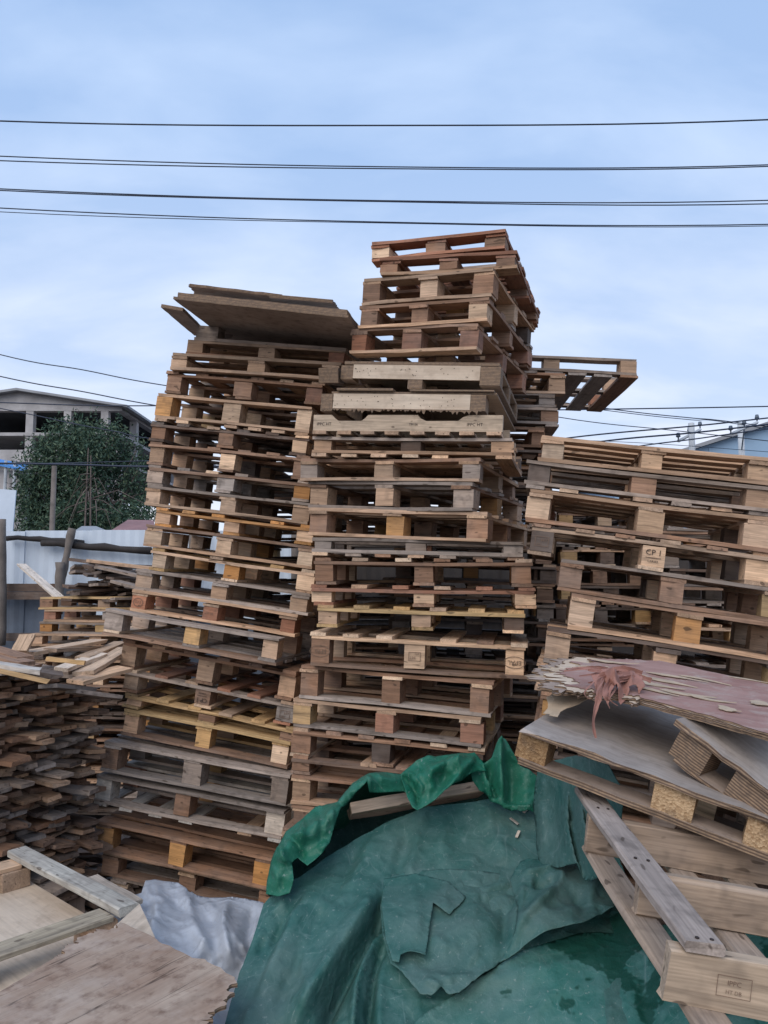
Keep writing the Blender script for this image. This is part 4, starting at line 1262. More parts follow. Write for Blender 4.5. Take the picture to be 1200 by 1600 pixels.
def ragged_poly(pts, step, jag, rg, along=None):
    """outline with splintered edges: wandering, with now and then a deeper split"""
    out = []
    n = len(pts)
    for i in range(n):
        a, b, j = Vector(pts[i][:2]), Vector(pts[(i+1) % n][:2]), pts[i][2] if len(pts[i]) > 2 else 1.0
        st = step * (0.35 if j > 1.5 else 1.0)
        k = max(1, int((b - a).length / st))
        nn = Vector(((b - a).y, -(b - a).x)).normalized()
        w = 0.0; hold = 0; deep = 0.0
        for q in range(k):
            f = q / k
            w = w * 0.75 + rg.gauss(0, 1) * jag * j * 0.28
            if hold <= 0:
                hold = rg.randrange(1, 5); deep = rg.choice([0, 0, 0, 1]) * rg.uniform(.3, 1.3) * jag * j if j > 1.2 else 0
            hold -= 1
            out.append(a.lerp(b, f) + (nn * (w + deep) if q else Vector((0, 0))))
    return out
def poly_sheet(name, label, cat, pix, z, t, mat, seed, jag=.008, step=.02, tilt=(0, 0), group=None, axis=None, curl=None):
    """flat sheet lying at about height z whose outline is seen at pix"""
    rg = random.Random(seed)
    P = [on_plane(p[0], p[1], z) for p in pix]
    c = sum(P, Vector()) / len(P)
    ax = axis or (P[1] - P[0]); a = math.atan2(ax.y, ax.x)
    ca, sa = math.cos(-a), math.sin(-a)
    loc = [((p.x-c.x)*ca - (p.y-c.y)*sa, (p.x-c.x)*sa + (p.y-c.y)*ca, (pix[i][2] if len(pix[i]) > 2 else 1.0)) for i, p in enumerate(P)]
    ring = ragged_poly(loc, step, jag, rg)
    area = sum(ring[i].x * ring[(i+1) % len(ring)].y - ring[(i+1) % len(ring)].x * ring[i].y for i in range(len(ring)))
    if area < 0: ring.reverse()
    nb = len(ring)
    xs = [q.x for q in ring]; ys = [q.y for q in ring]
    pts = list(ring)
    g = 0.05
    x = min(xs)
    while x < max(xs):
        y = min(ys)
        while y < max(ys):
            pts.append(Vector((x + rg.uniform(-.01, .01), y + rg.uniform(-.01, .01)))); y += g
        x += g
    vv, ee, ff, *_ = delaunay_2d_cdt(pts, [(i, (i+1) % nb) for i in range(nb)], [list(range(nb))], 1, 1e-5)
    hz = lambda q: (curl(q.x, q.y) if curl else 0.0) + 0.006 * noise.noise(Vector((q.x * 3, q.y * 3, seed)))
    n = len(vv)
    v = [(q.x, q.y, hz(q) - t/2) for q in vv] + [(q.x, q.y, hz(q) + t/2) for q in vv]
    f = []
    cnt = {}
    for tri in ff:
        tri = list(tri)
        ar = (vv[tri[1]] - vv[tri[0]]).cross(vv[tri[2]] - vv[tri[0]])
        if ar < 0: tri.reverse()
        f.append(tuple(n + i for i in tri)); f.append(tuple(reversed(tri)))
        for k in range(len(tri)):
            e_ = (tri[k], tri[(k+1) % len(tri)])
            cnt[e_] = 1
    for (i, j) in list(cnt):
        if (j, i) not in cnt: f.append((i, j, n + j, n + i))
    ob = obj(name, mesh_from(name, v, f, mat))
    ob.location = c
    ob.rotation_euler = (tilt[0], tilt[1], a)
    setp(ob, label, cat, group)
    return ob
poly_sheet('plywood_sheet', 'large brown plywood sheet with splintered edges, lower left foreground', 'plywood',
           [(-60, 1590, .6), (85, 1500, 2.0), (120, 1470, 2.5), (188, 1444, 1.0), (260, 1478, .8), (300, 1500, .8), (320, 1502, 1.5), (367, 1530, 2.6), (345, 1575, 2.6), (318, 1640, 1.5), (250, 1760, .5), (-80, 1740, .5)],
           1.03, .012, M['ply_brown'], 61, jag=.009, step=.018, axis=Vector((.6, .8, 0)))
poly_sheet('plywood_sheet', 'pale plywood corner showing from under the brown splintered sheet', 'plywood',
           [(178, 1452, .2), (218, 1415, .2), (242, 1466, .2), (225, 1520, .2), (180, 1500, .2)], 1.005, .012, M['ply_pale'], 62, jag=.003)

# crumpled pale plastic sheet
def plastic_material():
    m, nt, bs = new_mat('plastic_film')
    t = NT(nt)
    v, oi, tc = t.objvec()
    n1 = t.noise(v, 6, 5, .6); n2 = t.noise(v, 30, 3, .6, 1.0)
    c = t.mix(t.ramp(n1, [(.35, 0.0), (.7, 1.0)]), (0.62, 0.645, 0.69), (0.47, 0.49, 0.53))
    c = t.mix(t.ramp(n2, [(.52, 0.0), (.75, .5)]), c, (0.33, 0.34, 0.37))
    t.l(c, bs.inputs['Base Color'])
    bs.inputs['Roughness'].default_value = 0.28
    bs.inputs['Transmission Weight'].default_value = 0.25
    bs.inputs['IOR'].default_value = 1.25
    cz = None                                      # crisp crinkles
    for k, sc in enumerate((4.0, 8.0, 15.0)):
        d = t.math('ABSOLUTE', t.math('SUBTRACT', t.noise(t.vmath('ADD', v, (k * 5.1, 2, 9)), sc, 0, .5, .0), .5))
        r_ = t.math('MULTIPLY', t.ramp(d, [(0.0, 1.0), (.09, 0.0)]), [1.0, .5, .2][k])
        cz = r_ if cz is None else t.math('ADD', cz, r_)
    t.bump(cz, bs, 0.28, 0.010)
    return m
M['plastic'] = plastic_material()
def tps(points):
    P = np.array([p[:2] for p in points], float); Z = np.array([p[2] for p in points], float)
    def K(r2): return np.where(r2 > 1e-12, 0.5 * r2 * np.log(r2 + 1e-300), 0)
    n = len(P); s = 100.0
    P = P / s
    D = ((P[:, None] - P[None]) ** 2).sum(-1)
    A = np.zeros((n+3, n+3)); A[:n, :n] = K(D) + np.eye(n) * 0.02; A[:n, n] = 1; A[:n, n+1:] = P; A[n, :n] = 1; A[n+1:, :n] = P.T
    w = np.linalg.solve(A, np.concatenate([Z, np.zeros(3)]))
    def f(x, y):
        x = np.atleast_1d(np.asarray(x, float)) / s; y = np.atleast_1d(np.asarray(y, float)) / s
        d = (x[:, None] - P[None, :, 0]) ** 2 + (y[:, None] - P[None, :, 1]) ** 2
        return K(d) @ w[:n] + w[n] + w[n+1] * x + w[n+2] * y
    return f
def poly_dist(x, y, line):
    """distance of points to a polyline, with the side sign and the share along it"""
    best = np.full(len(x), 1e9); sgn = np.zeros(len(x)); par = np.zeros(len(x))
    L = [math.dist(line[i], line[i+1]) for i in range(len(line)-1)]; tot = sum(L); acc = 0
    for i in range(len(line) - 1):
        ax, ay = line[i]; bx, by = line[i+1]
        dx, dy = bx - ax, by - ay; l2 = dx*dx + dy*dy
        t = np.clip(((x-ax)*dx + (y-ay)*dy) / l2, 0, 1)
        qx, qy = ax + t*dx, ay + t*dy
        d = np.hypot(x-qx, y-qy)
        m = d < best
        best = np.where(m, d, best); sgn = np.where(m, np.sign((x-ax)*dy - (y-ay)*dx), sgn); par = np.where(m, (acc + t*L[i]) / tot, par)
        acc += L[i]
    return best, sgn, par
def fold_sum(x, y, folds):
    """folds: (line, height in metres, width left, width right of the crest)"""
    h = np.zeros(len(x))
    for (line, A, wl, wr) in folds:
        d, s, p = poly_dist(x, y, line)
        w = np.where(s > 0, wr, wl)
        env = np.clip(np.minimum(p, 1 - p) * 5 + 0.12, 0, 1)
        h += A * env / (1 + (d / w) ** 2) ** 1.6
    return h
NRM = Vector((0, -0.62, 0.78))
def drape(name, outline, depth, folds, mat, parent, res=6.0, seed=1, wr=0.004, off=0.0, offfn=None, jag=0.0, thick=0.0, extra=None, origin=Vector(), nrm=None, creases=0, camp=.006, clen=60):
    """cloth: outline and folds are given as they show in the photograph, depth gives each point its distance"""
    rg = random.Random(seed)
    ring = []
    n = len(outline)
    for i in range(n):
        a, b = Vector(outline[i][:2]), Vector(outline[(i+1) % n][:2])
        j = outline[i][2] if len(outline[i]) > 2 else 0.0
        k = max(1, int((b - a).length / res))
        nn = Vector(((b-a).y, -(b-a).x)).normalized()
        for q in range(k):
            ring.append(a.lerp(b, q / k) + (nn * rg.uniform(-1, 1) * j if q else Vector((0, 0))))
    nb = len(ring)
    pts = list(ring)
    xs = [q.x for q in ring]; ys = [q.y for q in ring]
    y = min(ys) + res * .5; row = 0
    while y < max(ys):
        x = min(xs) + (res * .5 if row % 2 else 0)
        while x < max(xs):
            pts.append(Vector((x + rg.uniform(-.8, .8), y + rg.uniform(-.8, .8)))); x += res
        y += res * .87; row += 1
    vv, ee, ff, *_ = delaunay_2d_cdt(pts, [(i, (i+1) % nb) for i in range(nb)], [list(range(nb))], 1, 1e-4)
    x = np.array([q.x for q in vv]); y = np.array([q.y for q in vv])
    Yd = depth(x, y)
    cf = []
    for _ in range(creases):                       # short sharp creases of handled sheet
        cx, cy = rg.uniform(min(xs), max(xs)), rg.uniform(min(ys), max(ys)); a_ = rg.uniform(0, math.pi); l_ = clen * rg.uniform(.4, 1.2)
        b_ = a_ + rg.uniform(-.5, .5)
        cf.append(([(cx, cy), (cx + l_ * .5 * math.cos(a_), cy + l_ * .5 * math.sin(a_)), (cx + l_ * .5 * (math.cos(a_) + math.cos(b_)), cy + l_ * .5 * (math.sin(a_) + math.sin(b_)))],
                   camp * rg.uniform(.5, 1.3) * rg.choice([1, 1, -1]), rg.uniform(res * .7, res * 3), rg.uniform(res * .7, res * 3)))
    h = fold_sum(x, y, folds + cf) + off
    if offfn is not None: h = h + offfn(x, y)
    verts = []
    for i in range(len(vv)):
        P = at(x[i], y[i], Yd[i])
        w = wr * (noise.noise(P * 7 + Vector((seed, 0, 0))) * 1.6 + (1 - 2 * abs(noise.noise(P * 13 + Vector((0, seed, 0))))) + 0.5 * (1 - 2 * abs(noise.noise(P * 29))))
        verts.append(P + (nrm or NRM) * (h[i] + w) - origin)
    faces = []
    for tri in ff:
        tri = list(tri)
        ar = (vv[tri[1]] - vv[tri[0]]).cross(vv[tri[2]] - vv[tri[0]])
        if ar > 0: tri.reverse()
        faces.append(tuple(tri))
    ob = obj(name, mesh_from(name, verts, faces, mat, True), parent)
    if thick:
        md = ob.modifiers.new('thickness', 'SOLIDIFY'); md.thickness = thick; md.offset = -1
    return ob
# plastic
pd = tps([(160, 1440, 3.15), (200, 1400, 3.45), (240, 1380, 3.6), (300, 1400, 3.55), (360, 1400, 3.5), (410, 1405, 3.4), (220, 1460, 3.05), (300, 1460, 3.1), (370, 1460, 3.05),
          (260, 1520, 2.8), (330, 1530, 2.9), (380, 1520, 2.98), (400, 1470, 3.08), (300, 1600, 2.68), (420, 1600, 2.85), (150, 1540, 2.7)])
ps = drape('plastic_sheet', [(150, 1470), (165, 1425), (190, 1405), (222, 1398), (228, 1378), (240, 1376), (280, 1382), (298, 1400), (330, 1404), (365, 1402), (395, 1406), (412, 1410),
      (415, 1440), (420, 1640), (280, 1640), (200, 1560), (150, 1500)], pd,
      [([(225, 1385), (250, 1420), (240, 1470)], .05, 10, 22), ([(285, 1385), (300, 1430), (330, 1500)], .045, 18, 9), ([(360, 1405), (350, 1450), (365, 1520)], .05, 14, 8),
       ([(395, 1410), (385, 1460), (395, 1530)], -.05, 10, 12), ([(260, 1410), (310, 1440), (350, 1440)], -.03, 9, 9), ([(180, 1415), (220, 1430), (290, 1420)], .025, 9, 12),
       ([(375, 1470), (390, 1500), (380, 1540)], .04, 6, 8), ([(250, 1480), (290, 1510), (330, 1550)], .03, 10, 7)],
      M['plastic'], None, res=3.5, seed=4, wr=.004, thick=.002, creases=90, camp=.014, clen=80)
setp(ps, 'crumpled bluish white plastic sheet between the plywood and the green tarpaulin', 'plastic sheet')

# ------------------------------------------------------------------ green tarpaulin
def tarp_material(name, a, b, worn, scr=1.0, rough=0.55, wet=None, wear=1.0):
    m, nt, bs = new_mat(name)
    t = NT(nt)
    v, oi, tc = t.objvec()
    n1 = t.noise(v, 3.2, 5, .7); n2 = t.noise(v, 14, 5, .7); n3 = t.noise(v, 260, 1, .5)
    c = t.mix(t.ramp(n1, [(.36, 0.0), (.64, 1.0)]), a, b)
    c = t.mix(t.math('MULTIPLY', t.ramp(n2, [(.42, 0.0), (.72, 1.0)]), .75 * wear), c, worn)
    # fine pale scratches and creases in several directions
    tot = None
    for k, (sc, ds, th) in enumerate(((5.0, .12, .005), (9.0, .15, .006), (19.0, .12, .008), (33.0, .15, .010))):
        w = t.n('TexNoise'); w.inputs['Scale'].default_value = sc; w.inputs['Detail'].default_value = 0.6; w.inputs['Distortion'].default_value = ds
        t.l(t.vmath('MULTIPLY', t.vmath('ADD', v, (k * 7.3, k * 3.1, 0)), [(1, .45, .6), (.4, 1, .8), (1, .7, .4), (.6, .5, 1)][k]), w.inputs['Vector'])
        d = t.math('ABSOLUTE', t.math('SUBTRACT', w.outputs['Fac'], .5))
        line = t.ramp(d, [(0.0, 1.0), (th, 0.0)])
        brk = t.ramp(t.noise(t.vmath('ADD', v, (k * 2.2, 5, k)), 9 + 5 * k, 2), [(.48, 0.0), (.62, 1.0)])
        q = t.math('MULTIPLY', line, brk)
        tot = q if tot is None else t.math('MAXIMUM', tot, q)
    c = t.mix(t.math('MULTIPLY', tot, 0.36 * scr), c, (0.20, 0.29, 0.28))
    c = t.mix(t.ramp(t.noise(v, 75, 2), [(.66, 0.0), (.74, .5)]), c, (0.26, 0.32, 0.30))
    dust = t.ramp(t.noise(t.vmath('ADD', v, (11, 3, 5)), 1.7, 4, .65), [(.46, 0.0), (.66, .40 * wear)])
    c = t.mix(dust, c, (0.13, 0.17, 0.16))
    if wet:                                        # patches where the faded surface has worn off down to the fresh green
        c = t.mix(t.ramp(t.noise(t.vmath('ADD', v, wet), 2.6, 5, .6), [(.535, 0.0), (.55, .85)]), c, (0.004, 0.050, 0.034))
    t.l(c, bs.inputs['Base Color'])
    bs.inputs['Roughness'].default_value = rough
    bs.inputs['Specular IOR Level'].default_value = 0.28
    # sharp crease network
    cz = None
    for k, sc in enumerate((4.5, 8.0)):
        d = t.math('ABSOLUTE', t.math('SUBTRACT', t.noise(t.vmath('ADD', v, (k * 5.1, 2, 9)), sc, 2, .5, .3), .5))
        r_ = t.ramp(d, [(0.0, 1.0), (.10, 0.0)])
        cz = r_ if cz is None else t.math('ADD', cz, t.math('MULTIPLY', r_, .6))
    h = t.math('ADD', t.math('MULTIPLY', n2, .9), t.math('ADD', t.math('MULTIPLY', n3, .10), t.math('MULTIPLY', cz, .5)))
    t.bump(h, bs, 0.5, 0.012)
    return m
M['tarp'] = tarp_material('tarp_worn', (0.026, 0.100, 0.086), (0.042, 0.125, 0.110), (0.080, 0.165, 0.150))
M['tarp_bright'] = tarp_material('tarp_bright', (0.006, 0.112, 0.066), (0.011, 0.135, 0.083), (0.030, 0.15, 0.105), .5, .45, wear=.35)
M['tarp_light'] = tarp_material('tarp_light', (0.020, 0.115, 0.093), (0.045, 0.155, 0.135), (0.085, 0.19, 0.175), 1.2, wet=(4.0, 1.0, 2.0))
TB = Vector((0.1, 2.9, 0.0))
tarp = empty('green_tarpaulin', TB)
setp(tarp, 'green tarpaulin with torn flaps and a rolled edge draped over a pile', 'tarpaulin')
dm = tps([(430, 1400, 3.02), (500, 1345, 3.15), (600, 1290, 3.26), (700, 1258, 3.32), (835, 1262, 3.3), (930, 1330, 3.1), (960, 1410, 2.9),
          (400, 1480, 2.8), (500, 1420, 2.9), (620, 1370, 3.02), (750, 1360, 3.02), (880, 1400, 2.9),
          (370, 1590, 2.55), (500, 1540, 2.62), (650, 1500, 2.7), (800, 1490, 2.68), (950, 1500, 2.6),
          (450, 1640, 2.46), (650, 1620, 2.47), (850, 1620, 2.42), (1000, 1600, 2.35), (340, 1640, 2.4), (650, 1760, 2.2), (1000, 1760, 2.1), (330, 1760, 2.1), (1130, 1450, 2.5), (1250, 1450, 2.45), (1250, 1600, 2.15), (1250, 1760, 1.95)])
MAINF = [([(700, 1275), (690, 1320), (700, 1360)], .012, 12, 18), ([(640, 1300), (625, 1345), (612, 1385)], -.02, 10, 14), ([(655, 1300), (645, 1345), (640, 1375)], .02, 12, 10), ([(760, 1262), (772, 1310), (800, 1350)], .016, 14, 10), ([(560, 1325), (535, 1380), (510, 1430)], -.022, 12, 16), ([(585, 1310), (560, 1365), (545, 1400)], .02, 12, 14),
         ([(540, 1370), (500, 1450), (455, 1530), (405, 1640)], .035, 22, 26), ([(520, 1400), (470, 1500), (425, 1600)], -.04, 14, 16), ([(480, 1400), (440, 1480), (400, 1560), (375, 1640)], .04, 16, 18), ([(445, 1440), (415, 1510), (388, 1590)], -.035, 10, 12),
         ([(607, 1385), (572, 1440), (530, 1500), (490, 1560), (455, 1625)], .085, 26, 10), ([(600, 1395), (588, 1445), (552, 1500), (515, 1570), (495, 1640)], -.105, 12, 15),
         ([(600, 1440), (573, 1490), (557, 1545), (550, 1640)], .055, 9, 6), ([(606, 1455), (585, 1520), (576, 1580), (574, 1650)], -.07, 7, 9),
         ([(598, 1470), (590, 1530), (592, 1640)], .03, 6, 12),
         ([(475, 1400), (447, 1435), (420, 1480)], -.035, 7, 9), ([(455, 1400), (430, 1430), (405, 1475)], .03, 8, 7), ([(440, 1420), (418, 1450), (400, 1500)], -.03, 6, 8),
         ([(500, 1360), (470, 1420), (440, 1500), (400, 1600)], .022, 30, 26), ([(640, 1290), (560, 1350), (500, 1440)], .014, 30, 40),
         ([(690, 1280), (760, 1330), (790, 1380)], -.012, 30, 30), ([(730, 1430), (760, 1400), (810, 1385)], -.022, 9, 12), ([(735, 1415), (770, 1390), (800, 1378)], .012, 9, 9)]
main = drape('main_sheet', [(352, 1600), (372, 1530), (395, 1470), (412, 1415), (440, 1385), (470, 1372), (505, 1345), (560, 1310), (610, 1283), (670, 1262), (760, 1250), (850, 1245), (920, 1260),
      (965, 1330), (985, 1420), (960, 1490), (1000, 1600), (1050, 1760), (310, 1760)], dm, MAINF, M['tarp'], tarp, res=5, seed=2, wr=.004, origin=TB, creases=85, camp=.009, clen=110)
sm01 = lambda t: np.clip(t, 0, 1) ** 2 * (3 - 2 * np.clip(t, 0, 1))
# lower layer of the torn flap
FB = [([(809, 1374), (808, 1420), (800, 1470), (790, 1500)], .03, 8, 14), ([(650, 1530), (700, 1545), (740, 1535)], .016, 10, 10), ([(812, 1385), (790, 1430), (785, 1490)], -.02, 12, 6),
      ([(745, 1405), (770, 1425), (765, 1400)], -.02, 12, 12), ([(660, 1545), (690, 1560)], .02, 7, 8), ([(640, 1500), (690, 1500), (760, 1440)], .010, 22, 22)]
drape('torn_flap', [(604, 1372, 0), (640, 1362), (720, 1360), (800, 1366), (809, 1374), (808, 1430), (800, 1480), (794, 1494, .6), (770, 1522, .8), (743, 1543, .8), (716, 1566, 1), (700, 1570, 1.0), (688, 1559, .8), (672, 1571, .8), (655, 1568, .6), (640, 1548, .6), (628, 1532, .6), (610, 1517, .4), (598, 1469), (594, 1421)],
      dm, MAINF[:1] + FB, M['tarp'], tarp, res=5, seed=5, wr=.003, thick=.002, origin=TB, creases=26, camp=.007, clen=60,
      offfn=lambda x, y: .004 + .035 * sm01((y - 1370) / 90) + .02 * sm01((y - 1500) / 60) - .02 * sm01((x - 760) / 40))
# upper torn piece with its notch
drape('torn_flap', [(600, 1376, 0), (650, 1368), (700, 1380), (727, 1408, .4), (722, 1417, .8), (711, 1431, .8), (701, 1442, .5), (688, 1432, .6), (676, 1422, .5), (672, 1452, .6), (668, 1482, .7), (664, 1510, .8), (650, 1506, .5), (636, 1505, .5), (625, 1510, .5), (623, 1521, .5), (613, 1519, .3), (603, 1482), (596, 1425)],
      dm, [([(640, 1380), (655, 1440), (645, 1500)], .012, 20, 14), ([(622, 1516), (640, 1508), (664, 1512)], .018, 6, 5)], M['tarp'], tarp, res=4, seed=6, wr=.002, thick=.002, origin=TB, creases=12, camp=.005, clen=50,
      offfn=lambda x, y: .010 + .048 * sm01((y - 1372) / 80) + .012 * sm01((y - 1480) / 30))
# billowing right part with its torn upper lip
CF = [([(875, 1352), (872, 1390), (850, 1425), (815, 1460), (795, 1495)], .050, 14, 10), ([(812, 1375), (835, 1372), (868, 1362)], .030, 5, 9), ([(828, 1395), (858, 1400), (868, 1385)], -.055, 12, 14),
      ([(815, 1390), (811, 1425), (806, 1470)], .03, 5, 6), ([(880, 1400), (905, 1440), (900, 1470)], -.02, 14, 14), ([(920, 1330), (925, 1390), (915, 1440)], .04, 16, 12),
      ([(905, 1340), (945, 1390), (962, 1412)], -.04, 7, 8), ([(885, 1365), (915, 1385), (922, 1400)], .02, 9, 9), ([(835, 1450), (870, 1455), (905, 1440)], .018, 14, 12)]
drape('side_flap', [(796, 1376, .8), (806, 1360, .8), (812, 1350, .6), (822, 1346, .6), (842, 1347, .6), (860, 1350, .4), (875, 1349), (890, 1330), (912, 1310), (935, 1340), (950, 1380), (962, 1412), (952, 1440), (929, 1453), (902, 1471), (860, 1482), (815, 1497), (779, 1516), (800, 1480), (807, 1430)],
      dm, CF, M['tarp'], tarp, res=4.5, seed=7, wr=.003, thick=.002, origin=TB, creases=26, camp=.010, clen=60,
      offfn=lambda x, y: .012 + .07 * sm01((y - 1345) / 70) * sm01((x - 790) / 50) + .04 * sm01((y - 1420) / 60))
# lighter lower layer
drape('lower_flap', [(660, 1590), (700, 1566), (743, 1535), (790, 1508), (815, 1491), (860, 1476), (902, 1464), (935, 1462), (958, 1464), (950, 1440), (955, 1414), (970, 1420), (985, 1455), (1040, 1450), (1120, 1440), (1260, 1430), (1260, 1760), (560, 1760), (600, 1650)],
      dm, [([(743, 1545), (850, 1520), (960, 1490)], .012, 20, 20), ([(900, 1500), (860, 1560), (800, 1640)], .008, 30, 26), ([(980, 1480), (960, 1560), (980, 1640)], -.02, 26, 20), ([(1000, 1500), (1010, 1580), (1030, 1650)], -.03, 20, 26)],
      M['tarp_light'], tarp, res=6, seed=8, wr=.003, thick=.002, origin=TB, offfn=lambda x, y: .02 + 0 * x, creases=40, camp=.006, clen=120)
# hanging drape under the plywood pallet
EF = [([(848, 1215), (842, 1260), (848, 1330)], .05, 6, 12), ([(862, 1215), (868, 1280), (872, 1345)], -.03, 10, 12), ([(893, 1240), (895, 1300), (905, 1345), (940, 1400)], -.07, 8, 8), ([(886, 1225), (885, 1280), (893, 1330), (925, 1390)], .05, 8, 5),
      ([(905, 1235), (908, 1290), (925, 1340), (955, 1405)], .055, 7, 8), ([(920, 1260), (925, 1310), (945, 1370)], -.05, 8, 8), ([(900, 1275), (880, 1285)], .02, 8, 6)]
de = tps([(840, 1205, 3.2), (845, 1270, 3.15), (850, 1345, 3.0), (900, 1210, 2.9), (900, 1280, 2.85), (905, 1350, 2.8), (935, 1240, 2.7), (945, 1320, 2.65), (965, 1410, 2.6), (960, 1440, 2.55), (880, 1400, 2.85)])
drape('hanging_fold', [(832, 1262), (836, 1225), (842, 1195), (900, 1180), (950, 1195), (975, 1240), (965, 1330), (985, 1400), (985, 1440), (962, 1418), (935, 1375), (905, 1352), (870, 1356), (842, 1350), (838, 1320), (836, 1290)],
      de, EF, M['tarp'], tarp, res=4.5, seed=9, wr=.003, thick=.002, origin=TB, creases=30, camp=.014, clen=60)
# the sheet carries on into the hollow under the roll
dh = tps([(430, 1400, 3.2), (500, 1345, 3.5), (600, 1290, 3.66), (700, 1258, 3.7), (450, 1330, 3.5), (540, 1265, 3.72), (640, 1220, 3.8), (740, 1200, 3.8), (800, 1255, 3.6)])
drape('inner_layer', [(420, 1400), (432, 1350), (462, 1305), (520, 1268), (560, 1240), (640, 1225), (740, 1200), (800, 1230), (830, 1270), (700, 1290), (600, 1320), (500, 1370), (440, 1410)], dh,
      [([(480, 1370), (520, 1310), (560, 1260)], .02, 12, 12)], M['tarp'], tarp, res=7, seed=31, wr=.004, origin=TB)
# rolled-up bright edge along the top
dl = tps([(417, 1390, 2.95), (437, 1325, 3.05), (472, 1285, 3.12), (530, 1258, 3.17), (580, 1212, 3.23), (628, 1210, 3.24), (452, 1390, 2.88), (480, 1345, 2.95), (520, 1300, 3.04), (577, 1240, 3.15), (631, 1236, 3.17)])
CN = Vector((0, -0.86, 0.5))
drape('rolled_edge', [(415, 1396), (417, 1377), (424, 1348), (437, 1320), (447, 1300), (472, 1280), (492, 1260), (510, 1257), (527, 1257), (540, 1240), (565, 1217), (580, 1210), (604, 1207), (626, 1209), (640, 1216), (641, 1240), (631, 1234), (605, 1238), (577, 1241), (574, 1229), (564, 1238), (552, 1251), (535, 1264), (528, 1282), (520, 1300), (514, 1318), (505, 1330), (492, 1342), (480, 1352), (466, 1341), (457, 1350), (459, 1375), (452, 1394), (434, 1400)],
      dl, [([(430, 1395), (440, 1350), (462, 1315), (500, 1290), (530, 1268), (560, 1234), (585, 1222), (630, 1220)], .085, 18, 18),
           ([(438, 1322), (448, 1350), (456, 1348)], .03, 5, 4), ([(452, 1310), (470, 1325), (474, 1345)], -.035, 5, 6), ([(474, 1284), (476, 1305), (470, 1335)], .03, 5, 4),
           ([(425, 1355), (436, 1375), (432, 1392)], .02, 5, 5), ([(530, 1258), (538, 1262), (546, 1254)], -.03, 5, 5), ([(572, 1216), (578, 1228), (577, 1240)], .03, 4, 4),
           ([(585, 1212), (600, 1222), (628, 1218)], .015, 5, 6), ([(495, 1264), (505, 1285), (500, 1318)], -.02, 6, 7), ([(515, 1260), (512, 1290), (505, 1310)], .02, 6, 6)],
      M['tarp_bright'], tarp, res=3.5, seed=21, wr=.005, creases=34, camp=.016, clen=40, thick=.002, origin=TB, nrm=CN, off=-.02)
dr = tps([(628, 1212, 3.22), (650, 1192, 3.27), (691, 1183, 3.29), (741, 1178, 3.31), (752, 1200, 3.27), (654, 1266, 3.06), (705, 1232, 3.15), (735, 1212, 3.22), (690, 1210, 3.22)])
drape('rolled_edge', [(626, 1210), (636, 1202), (650, 1192), (670, 1186), (691, 1183), (715, 1180), (741, 1177), (748, 1184), (756, 1194), (760, 1206), (744, 1206), (735, 1210), (720, 1222), (705, 1232), (690, 1243), (675, 1254), (661, 1262), (652, 1266), (644, 1262), (638, 1250), (634, 1240), (630, 1226)],
      dr, [([(640, 1225), (680, 1208), (738, 1192)], .075, 15, 17), ([(626, 1211), (640, 1222), (652, 1238), (653, 1262)], -.06, 4, 5), ([(634, 1206), (650, 1226), (658, 1236), (652, 1250)], .045, 4, 4),
           ([(741, 1180), (736, 1196), (705, 1230), (680, 1250)], .04, 7, 4), ([(665, 1190), (672, 1215), (668, 1250)], .022, 6, 7), ([(692, 1185), (698, 1205), (690, 1235)], -.02, 6, 6), ([(655, 1238), (690, 1200), (740, 1184)], .02, 5, 7), ([(715, 1182), (712, 1200), (720, 1215)], .02, 5, 5)],
      M['tarp_bright'], tarp, res=3.5, seed=22, wr=.004, creases=26, camp=.015, clen=45, thick=.002, origin=TB, nrm=CN)
def hollow_shade_flap(path, seed):
    """unseen flap added behind the rolled edge to shut light out of the hollow"""
    v = []; f = []; n = len(path); K = 6
    for (x, y, d) in path:
        P = at(x, y, d)
        for k in range(K):
            t = k / (K - 1)
            q = P + Vector((0, .06 - .0 + .62 * t, -.015 - .30 * t - .05 * t * t))
            v.append(q + Vector((0, 0, .02 * noise.noise(q * 6) * t)) - TB)
    for i in range(n - 1):
        for k in range(K - 1):
            f.append((i*K+k, (i+1)*K+k, (i+1)*K+k+1, i*K+k+1))
    return obj('hollow_shade_flap', mesh_from('hollow_shade_flap', v, f, M['tarp_bright'], True), tarp)  # added out of sight so the hollow under the roll goes dark
hollow_shade_flap([(414, 1402, 2.9), (420, 1378, 2.96), (428, 1348, 3.0), (441, 1322, 3.04), (452, 1302, 3.08), (475, 1284, 3.11), (495, 1264, 3.14), (528, 1260, 3.16), (542, 1243, 3.18), (567, 1220, 3.21), (582, 1213, 3.22), (626, 1213, 3.23),
           (652, 1196, 3.26), (691, 1187, 3.28), (741, 1182, 3.3), (770, 1192, 3.3), (784, 1172, 3.31), (812, 1200, 3.29), (850, 1226, 3.24)], 1)

